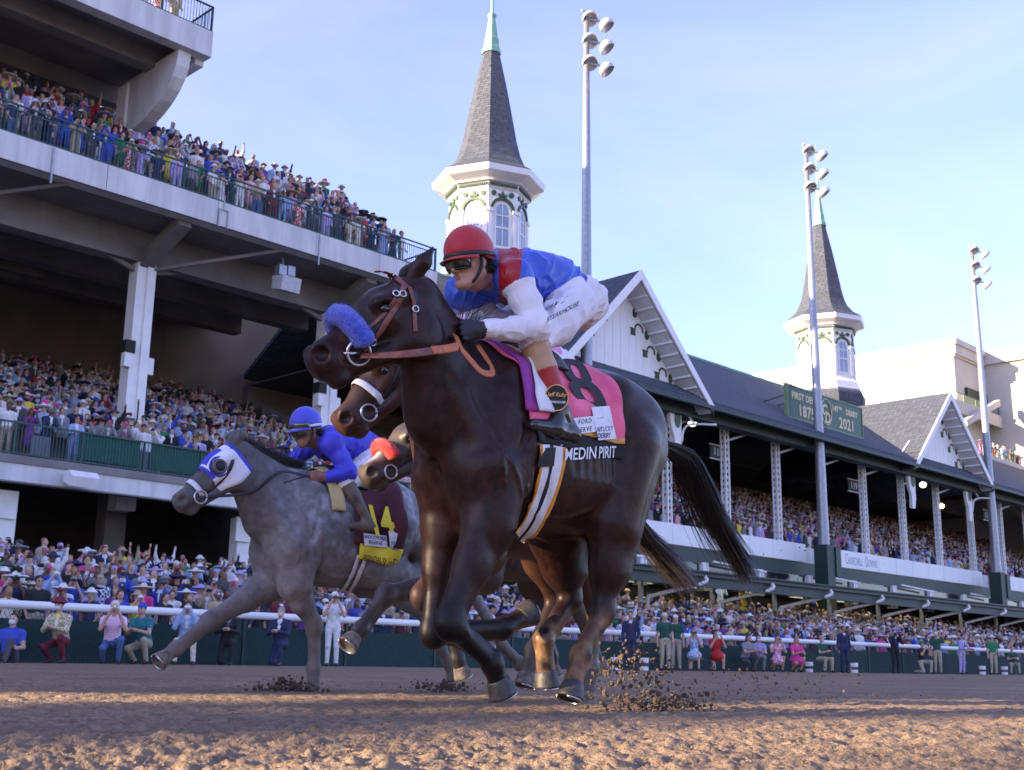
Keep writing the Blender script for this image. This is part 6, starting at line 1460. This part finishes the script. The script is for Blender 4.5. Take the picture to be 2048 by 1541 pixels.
# printed words on the breeches and boot badge
v, f = text_mesh('STEAKHOUSE', 1., bold=.015); decal('lettering', v, f, px_map(SJ8, (1125, 628), (10.5, -5.6), (3.0, -14), .024, (1.6, .6)), M_ink, JB8)
v, f = text_mesh('JEFF RUBY', 1., bold=.02, shear=.2); decal('lettering', v, f, px_map(SJ8, (1110, 614), (10.0, -5.4), (3.0, -14), .024, (1.6, .6)), M_ink, JB8)
a = np.linspace(0, 2*np.pi, 26, endpoint=False); dv = [(0, 0)]+[(math.cos(x)*r_, math.sin(x)*r_) for r_ in (.5, 1.) for x in a]
df = [(0, 1+j, 1+(j+1) % 26) for j in range(26)]+[(1+j, 27+j, 27+(j+1) % 26, 1+(j+1) % 26) for j in range(26)]
def bmap(off):
    c_ = SJ8.hit(1112, 797, .006); n_ = SJ8.nrm(SJ8.hit(1112, 797)); fr = frame(n_); 
    return lambda x, y: c_+n_*off+(x*.054)*fr[1]+(y*.060)*fr[2]*-1*-1
bm_ = bmap(.012)
bd = decal('boot_badge', np.array(dv), df, bm_, M_ink, JB8)
mb = MB(); mb.tube([bmap(.013)(math.cos(x), math.sin(x)) for x in np.linspace(0, 2*np.pi, 30)], .003, n=6); mb.build('badge_rim', M_yel, bd, smooth=True)
for s_, y_, sz, mt, sh_ in (('Jeff Ruby', .10, .46, M_yel, .35), ('STEAKHOUSE', -.42, .25, M_lettw, 0)):
    v, f = text_mesh(s_, sz, bold=.006, shear=sh_); decal('lettering', v+np.array([0, y_]), f, bmap(.0155), mt, bd)
# ================================================================ THE OTHER HORSES
# ---- dapple grey, number 14
T14 = 7.40
def sc14(s, l, z): return np.array([5.27+s, T14+l, z-.05])
n14, f14 = T14-.13, T14+.13
legs14 = {
 'fn': [sc14(-.03, -.14, .60)]+limb_pts(n14, (628, 1250), (627, 1336), (627, 1392)),
 'ff': [sc14(-.05, .13, .62)]+limb_pts(f14, (420, 1243), (352, 1297), (316, 1325)),
 'hn': [sc14(.66, -.14, .78)]+limb_pts(n14, (946, 1188), (1004, 1290), (1042, 1330)),
 'hf': [sc14(.62, .14, .78)]+limb_pts(f14, (838, 1218), (882, 1296), (909, 1356))}
def coat14(V):
    n = vnoise(V, 5, 11); d = vnoise(V, 15, 12)*.6+vnoise(V, 31, 13)*.4; fl = vnoise(V, 60, 14)
    b = np.array([.22, .205, .205])*(.6+.6*n[:, None])+np.array([.22, .22, .245])*(np.clip((d-.45)*3.0, 0, 1)**1.3)[:, None]*np.clip((V[:, 2]-.55)/.35, 0, 1)[:, None]*np.clip((V[:, 0]-4.9)/.4, .1, 1)[:, None]
    b = b*(.8+.4*fl[:, None]); hd = np.clip((5.15-V[:, 0])/.3, 0, 1)[:, None]*np.clip((V[:, 2]-.7)/.1, 0, 1)[:, None]; b = b*(1-.45*hd)
    low = np.clip((.5-V[:, 2])/.3, 0, 1)[:, None]; return b*(1-low)+np.array([.16, .135, .125])*(.7+.6*n[:, None])*low
H14 = make_horse('racehorse', T14, onY(472, 897, T14-.02), onY(347, 1000, T14+.06), sc14, legs14, coat14, dict(coat=M_coat_grey, eye=M_eye, hoof=M_hoof, steel=M_steel), body_h=.014, L=.62, hx=1.12)
tag(H14.root, 'dapple grey galloping racehorse with white and blue blinkers and number 14', 'horse')
S14, R14 = H14.S, H14.root
# blinker hood: snug shell over the head with eye cups
M_hood = pm('hood_white', (.78, .78, .84), (.68, .68, .76), scale=16, rough=.7, bump=.3, bscale=80)
M_hoodb = pm('hood_blue', (.05, .06, .55), (.04, .05, .45), scale=16, rough=.7)
def head_shell(H, x0, x1, a0, a1, off, nx=16, na=28, zc=-.05):
    G = np.zeros((nx, na, 3))
    for i, x in enumerate(np.linspace(x0, x1, nx)):
        for j, a in enumerate(np.linspace(a0, a1, na)):
            d = math.sin(a)*H.Fh[1]+math.cos(a)*H.Fh[2]; G[i, j] = H.S.out(H.hp(x, 0, zc), d, off, .26)
    return G
G = head_shell(H14, .035, .31, -2.5, 2.5, .008, 22, 48)
sheet('blinker_hood', G, None, R14, .004, lambda a, b: 1 if (.42 < b < .58 and .25 < a < .85) or (a > .88 and .2 < b < .8) or (a < .09) else 0, [M_hood, M_hoodb])
def eye_cup(H, q, mat, rim):
    c = H.hp(.221, q*.084, -.008); ax = H.Fh[1]*q; A3 = frame(ax, up=H.Fh[2]); mb = MB(); k = H.L/.6
    mb.lathe([(.060*k, -.004), (.058*k, .012), (.050*k, .028), (.040*k, .034), (.036*k, .030)], c, 18, axis=np.stack([A3[1], A3[2], A3[0]])); o = mb.build('eye_cup', mat, H.root, smooth=True)
    mb = MB(); mb.tube(ring_pts(c+ax*.006, A3[1], A3[2], .066*k, n=22), .008, n=6); mb.build('cup_rim', rim, o, smooth=True)
    mb = MB(); mb.lathe([(.037*k, .029), (.02*k, .034), (.002, .036)], c, 14, axis=np.stack([A3[1], A3[2], A3[0]])); mb.build('cup_mesh', M_rub, o, smooth=True)
M_cup = pm('cup_grey', (.11, .10, .12), rough=.4)
for q in (-1, 1): eye_cup(H14, q, M_cup, M_hoodb)
def nose_strap(H, x, w, mat, name, a0=-2.3, a1=2.3, zc=-.06, off=.008):
    pts = []; nr = []
    for a in np.linspace(a0, a1, 24):
        d = math.sin(a)*H.Fh[1]+math.cos(a)*H.Fh[2]; pts.append(H.S.out(H.hp(x, 0, zc), d, off, .25)); nr.append(d)
    mb = MB(); mb.tube(pts, w/2, n=8, flat=np.array(nr)); return mb.build(name, mat, H.root, smooth=True)
nose_strap(H14, .42, .040, M_white_st, 'noseband')
def head_tack(H, leather, q=1):
    mc = H.S.out(H.hp(.445, 0, -.085), H.Fh[1]*q, .02, .2); ring_obj('bit_ring', mc, H.Fh[1]*q, .046, .007, M_steel, H.root)
    mb = MB(); P = [H.S.out(H.hp(x, 0, z), H.Fh[1]*q, .010, .25) for x, z in ((.05, .03), (.12, -.03), (.20, -.07), (.30, -.09), (.40, -.085))]
    mb.tube(spline(P, 14), .014, n=8, flat=np.tile(H.Fh[1], (14, 1))); mb.build('cheek_strap', leather, H.root, smooth=True); return mc
# (the hooded head wears its cheek strap over the hood)
bit14 = head_tack(H14, M_leather_k)
S14c = lambda *a: S14.out(*a)
hair_mane(H14, [H14.hp(-.02, 0, .05), S14.out(sc14(-.40, 0, 1.25), (.2, 0, 1), 0, .6), S14.out(sc14(-.2, 0, 1.2), (.1, 0, 1), 0, .6), S14.out(sc14(-.02, 0, 1.2), (.1, 0, 1), 0, .6)], (.9, -.2, .3), 420, .13, M_hair_g, 15)
dk = S14.out(sc14(.9, 0, 1.22), (1, 0, 0.), -.03, .6); hair_tail(H14, dk, [dk+np.array([.12, 0, .02]), dk+np.array([.35, 0, -.15]), dk+np.array([.6, 0, -.45])], 300, .05, M_hair_g, 16, w=.006)
# cloth 14
C14 = empty('saddle_cloth', (5.9, T14, 1.4)); tag(C14, 'maroon saddle cloth with yellow number 14 and yellow name strip', 'saddle cloth')
r_ = S14.hit(803, 1100); l_ = S14.hit(703, 1100); th_ = math.atan2(T14-r_[1], r_[2]-1.0)
G = drape_grid(S14, T14, l_[0], r_[0], -th_, th_, 1.0, 16, 44, .016, .006, 7); sheet('towel', G, M_mar, C14, .006)
G = drape_grid(S14, T14, l_[0]+.06, r_[0], th_-.03, th_+.30, 1.0, 12, 8, .020, .004, 8); sheet('name_strip', G, M_yel2, C14, .005)
v, f = subdiv(*text_mesh('14', 1., bold=.03)); decal('number', v, f, px_map(S14, (768, 1070), (52, 6), (-20, -82), .034, (.4, .6)), M_yel2, C14)
v, f = grid_quad(8, 6); decal('sponsor_label', v, f, px_map(S14, (727, 1067), (46, 5), (2, 24), .030, (.5, .6)), M_wht, C14)
v, f = grid_quad(8, 6); decal('race_label', v, f, px_map(S14, (777, 1062), (22, 6), (4, 40), .030, (.7, .6)), M_wht, C14)
for s_, o_, ux, uy, mt in (('WOODFORD', (750, 1079), (7.2, .8), (.6, -10), M_ink), ('RESERVE', (751, 1089), (7.2, .8), (.6, -10), M_ink), ('ESSENTIAL QUALITY', (762, 1126), (7.6, 1.), (.4, -16), M_mar), ('KEN', (790, 1090), (8, 1.6), (.6, -9), M_inkb), ('DERBY', (791, 1101), (6, 1.2), (.6, -9), M_inkb)):
    v, f = text_mesh(s_, 1., bold=.012); decal('lettering', v, f, px_map(S14, o_, ux, uy, .038, (2, 2)), mt, C14)
G14 = empty('girth', (5.6, T14, .7)); tag(G14, 'pale girth straps around dapple grey horse', 'girth')
for o_ in (0, 15): px_strap(S14, [(716+o_, 1110), (708+o_, 1135), (697+o_, 1160), (683+o_, 1182)], .035, M_white_st, G14, 'strap', .012)
W14 = empty('racing_saddle', (5.5, T14, 1.5)); tag(W14, 'small saddle with yellow pad under blue clad jockey', 'saddle')
G = drape_grid(S14, T14, 5.44, 5.56, -1.2, 1.2, 1.0, 6, 30, .022); sheet('pad', G, pm('pad_yellow', (.62, .46, .20), rough=.8), W14, .012)
G = drape_grid(S14, T14, 5.52, 5.82, -.6, .6, 1.0, 8, 16, .034); sheet('seat', G, M_leather_k, W14, .02)
# ---- its jockey
J14 = dict(pelvis=P_(742, 905, T14), chest=P_(680, 892, T14), neck=P_(640, 880, T14), head=P_(612, 862, T14-.02),
  shn=P_(664, 888, T14-.17), eln=P_(698, 945, T14-.25), wrn=P_(652, 955, T14-.20), han=P_(614, 953, T14-.16),
  hipn=P_(748, 925, T14-.12), knn=P_(690, 966, T14-.21), ann=P_(730, 1040, T14-.27), toen=P_(702, 1056, T14-.28), heeln=P_(748, 1066, T14-.27))
J14['elf'] = P_(560, 915, T14+.28); J14['wrf'] = P_(588, 938, T14+.16); J14['haf'] = P_(588, 948, T14+.06); mirror(J14, T14)
J14['shf'] = P_(630, 885, T14+.16); J14['elf'] = P_(592, 918, T14+.25)
ml14 = dict(skin=M_skin_d, silk=M_silkroyal, sleeve=M_silkroyal, breeches=M_breech, boot_top=M_bootmud, boot_mid=M_bootmud, boot=M_bootmud, glove=M_skin_d, band=M_white_st)
JB14, SJ14, hp14, R14j = jockey('person', J14, ml14, M_helm_b, h=.009, facing=(-1, .0, -.28), hairm=M_hair)
tag(JB14, 'jockey in blue helmet and royal blue silks crouching on dapple grey horse', 'person')
# spare goggles pushed up on the helmet
mb = MB(); mb.tube([hp14(-.010+.140*math.cos(a), .117*math.sin(a), .045+.004*math.cos(3*a)) for a in np.linspace(-1.2, 1.2, 18)], .020, n=8, flat=np.array([R14j[0]*math.cos(a)+R14j[1]*math.sin(a) for a in np.linspace(-1.2, 1.2, 18)])); mb.build('spare_goggles', M_lens, JB14, smooth=True)
wr_ = J14['wrn']; WH = MB(); WH.tube(spline([wr_+np.array([.05, -.02, .02]), J14['han'], P_(568, 966, T14-.24)], 10), [.006]*10, n=6)
wo_ = WH.build('riding_crop', M_leather_k, None, smooth=True); tag(wo_, 'thin dark riding crop in hand of blue clad jockey', 'riding crop')
rein([bit14, onY(500, 985, T14-.12), onY(560, 945, T14-.16), J14['han']], .022, M_leather_k, 'rein', R14)
# ---- bay with white noseband (partly hidden by the leader)
TB_ = 5.02
def scb(s, l, z): return np.array([4.86+s, TB_+l, z+.02])
nb_, fb_ = TB_-.13, TB_+.13
legsb = {'fn': [scb(-.03, -.14, .60), scb(-.30, -.14, .38), scb(-.12, -.14, .12), scb(.0, -.14, .06)],
 'ff': [scb(-.03, .14, .60), scb(-.25, .14, .36), scb(-.02, .14, .14), scb(.10, .14, .12)],
 'hn': [scb(.70, -.15, .80)]+limb_pts(nb_, (1190, 1215), (1182, 1335), (1172, 1412)),
 'hf': [scb(.66, .14, .80)]+limb_pts(fb_, (1110, 1200), (1065, 1300), (1048, 1372))}
coatb = coat_bay((.070, .030, .018), (.10, .085, .08))
HB = make_horse('racehorse', TB_, onY(800, 690, TB_-.06), onY(690, 815, TB_+.03), scb, legsb, coatb, dict(coat=M_coat_bay, eye=M_eye, hoof=M_hoof, steel=M_steel), body_h=.014, L=.62, hx=1.22)
tag(HB.root, 'chestnut brown racehorse with white noseband running beyond the dark leader', 'horse')
nose_strap(HB, .345, .040, M_white_st, 'noseband'); head_tack(HB, M_leather_k)
dk = HB.S.out(scb(.9, 0, 1.22), (1, 0, 0.), -.03, .6)
hair_tail(HB, dk, [onY(1262, 1030, TB_), onY(1290, 1075, TB_), onY(1335, 1125, TB_), onY(1392, 1195, TB_)], 900, .075, M_hair_b, 21, w=.005)
JP = {k: np.asarray(v)+(scb(0, 0, 0)-sc8(0, 0, 0)) for k, v in J8.items()}
mlp = dict(skin=M_skin, silk=M_silkpink, sleeve=M_silkwht, breeches=M_breech, boot_top=M_boot, boot_mid=M_boot, boot=M_boot, glove=M_glove)
JP_, _, _, _ = jockey('person', JP, mlp, pm('helmet_pink', (.80, .42, .62), rough=.5), h=.010)
tag(JP_, 'jockey in pink silks with white sleeves riding beyond the dark leading horse', 'person')
# ---- dark grey-brown horse with red noseband
TR = 6.0
def scr(s, l, z): return np.array([5.86+s, TR+l, z-.02])
nr_, fr_ = TR-.13, TR+.13
legsr = {'fn': [scr(-.05, -.14, .62)]+limb_pts(nr_, (772, 1190), (722, 1258), (694, 1292)),
 'ff': [scr(-.05, .14, .60), scr(-.10, .14, .30), scr(-.02, .14, .06), scr(.04, .14, -.06)],
 'hn': [scr(.68, -.15, .80), scr(.95, -.15, .40), scr(1.10, -.15, .12), scr(1.2, -.15, .0)],
 'hf': [scr(.66, .14, .80), scr(.85, .14, .38), scr(.95, .14, .10), scr(.98, .14, -.05)]}
coatr0 = coat_bay((.075, .058, .052), (.05, .042, .042))
HR_pl, HR_mz = onY(852, 845, TR-.06), onY(710, 952, TR+.03)
FR_ = frame(HR_mz-HR_pl)
def coatr(V):
    c = coatr0(V); q = (V-HR_pl) @ FR_.T
    bl = np.exp(-(q[:, 1]/.028)**2)*np.clip((q[:, 0]-.36)/.05, 0, 1)*np.clip((.58-q[:, 0])/.05, 0, 1)*(q[:, 2] > -.02); return c*(1-bl[:, None])+np.array([.55, .52, .52])*bl[:, None]
HR = make_horse('racehorse', TR, HR_pl, HR_mz, scr, legsr, coatr, dict(coat=M_coat_bay, eye=M_eye, hoof=M_hoof, steel=M_steel), body_h=.014, L=.64, hx=1.2)
tag(HR.root, 'dark grey brown racehorse with fluffy red noseband behind the leader', 'horse')
fuzzy_roll(HR, .375, .044, -1.45, 1.45, M_red_wool, 'noseband', 9); head_tack(HR, M_leather_k)
dk = HR.S.out(scr(.9, 0, 1.22), (1, 0, 0.), -.03, .6); hair_tail(HR, dk, [dk+np.array([.12, 0, .02]), dk+np.array([.3, 0, -.15]), dk+np.array([.5, 0, -.5])], 250, .05, M_hair_b, 23, w=.006)
# ================================================================ FLYING DIRT
def clods(name, n, cen, spread, rmin, rmax, seed, label, mat=None, floor=True):
    r = np.random.default_rng(seed); mb = MB(); ph = (1+5**.5)/2
    ico = np.array([(-1, ph, 0), (1, ph, 0), (-1, -ph, 0), (1, -ph, 0), (0, -1, ph), (0, 1, ph), (0, -1, -ph), (0, 1, -ph), (ph, 0, -1), (ph, 0, 1), (-ph, 0, -1), (-ph, 0, 1)])/1.9
    fc = [(0, 11, 5), (0, 5, 1), (0, 1, 7), (0, 7, 10), (0, 10, 11), (1, 5, 9), (5, 11, 4), (11, 10, 2), (10, 7, 6), (7, 1, 8), (3, 9, 4), (3, 4, 2), (3, 2, 6), (3, 6, 8), (3, 8, 9), (4, 9, 5), (2, 4, 11), (6, 2, 10), (8, 6, 7), (9, 8, 1)]
    for i in range(n):
        c = np.asarray(cen)+r.normal(0, 1, 3)*np.asarray(spread)
        if c[2] < GZ(c[1])-.01: c[2] = GZ(c[1])+abs(r.normal(0, .02))
        rad = rmin+(rmax-rmin)*r.random()**6
        mb.add(c+ico*rad*r.uniform(.5, 1.25, (12, 1))*r.uniform(.6, 1.3, 3), fc)
    o = mb.build(name, mat or M_clod, None); tag(o, label, 'dirt', kind='stuff'); return o
M_clod = pm('clod_dirt', (.12, .082, .058), (.045, .032, .025), scale=30, rough=.95, bump=.6, bscale=120)
clods('flying_dirt', 1300, onY(1262, 1352, 3.95), (.11, .11, .085), .001, .016, 1, 'burst of dark dirt thrown up behind the leading horse')
clods('flying_dirt', 1700, onY(1335, 1412, 3.7), (.17, .12, .04), .001, .015, 2, 'low heap of brown dirt thrown up beside the track foreground')
clods('flying_dirt', 1100, onY(1560, 1370, 4.6), (.55, .3, .11), .0015, .012, 3, 'scattered dirt specks flying behind the leading horse')
clods('flying_dirt', 260, onY(1500, 1150, 5.5), (.8, .4, .45), .002, .010, 6, 'fine dirt specks high in the air behind the leader')
clods('flying_dirt', 700, onY(580, 1375, 7.3), (.13, .10, .03), .003, .022, 4, 'puff of dirt at the planted hoof of the grey horse')
clods('flying_dirt', 500, onY(880, 1375, 7.0), (.15, .12, .025), .003, .02, 5, 'small puff of dirt under the grey horse hind hooves')
# loose clods lying on the track
r = np.random.default_rng(9); mb = MB()
for i in range(5200):
    d = 2.2*math.exp(r.uniform(0, 1.9)); a = math.radians(r.uniform(14, 76)); x, y = d*math.cos(a), d*math.sin(a)
    s = r.uniform(.002, .008)*(1+1.2*(r.random() < .04)); z = float(GZ(y))+s*.2+.008
    t_ = r.uniform(0, 6.28); u = np.array([math.cos(t_), math.sin(t_), 0]); v_ = np.array([-math.sin(t_), math.cos(t_), 0]); p = np.array([x, y, z])
    mb.add([p-u*s, p+v_*s*.8, p+u*s*1.1, p-v_*s*.7, p+np.array([0, 0, s*r.uniform(.35, .6)]), p-np.array([0, 0, s])], [(0, 4, 1)[::-1], (1, 4, 2)[::-1], (2, 4, 3)[::-1], (3, 4, 0)[::-1]])
tag(mb.build('loose_clods', M_dirt, None), 'loose crumbs of dirt lying over the track surface', 'dirt', kind='stuff')
# hoof prints are pressed by the clodded ground itself; benches and three people standing above the terrace crowd
for x, y, t_, key, top, bot, ex, lab in ((1442, 1240, 33.3, K('phone', 'suit', 'cap'), 'light blue', 'light blue', dict(hatc='white'), 'person in pale blue suit standing on bench above the crowd'),
  (1488, 1246, 33.0, K('phone', 'dress', 'fedora', True), 'yellow', 'yellow', dict(hatc='white', skin=3), 'person in bright yellow dress standing on bench above the crowd'),
  (1626, 1246, 33.2, K('stand', 'shirt', None, False, True), 'royal blue', 'navy', dict(acc='white', skin=2), 'person in royal blue shirt standing on bench above the crowd'),
  (1698, 1240, 33.2, K('fist', 'shirt', 'cap'), 'dark green', 'khaki', dict(hatc='lavender'), 'person in dark green shirt on bench with phone hand raised')):
    p = onY(x, y, t_); zf = max(z for a, z in AP if a <= t_)
    zt = max(p[2], zf+.4); b_ = empty('bench', (p[0], t_, zf)); tag(b_, 'wooden bench under '+lab.replace('person in ', '').replace(' standing on bench above the crowd', '').replace(' on bench with phone hand raised', '')+' wearer', 'bench')
    MB().box((p[0]-.6, t_-.2, zt-.06), (p[0]+.6, t_+.2, zt)).build('seat', FM['tan'], b_)
    for q in (-.5, .5): MB().box((p[0]+q-.04, t_-.18, zf), (p[0]+q+.04, t_+.18, zt-.06)).build('leg', FM['tan'], b_)
    spawn(np.array([p[0], t_, zt]), -.4, key, top, bot, label=lab, **{**dict(acc='white'), **ex})
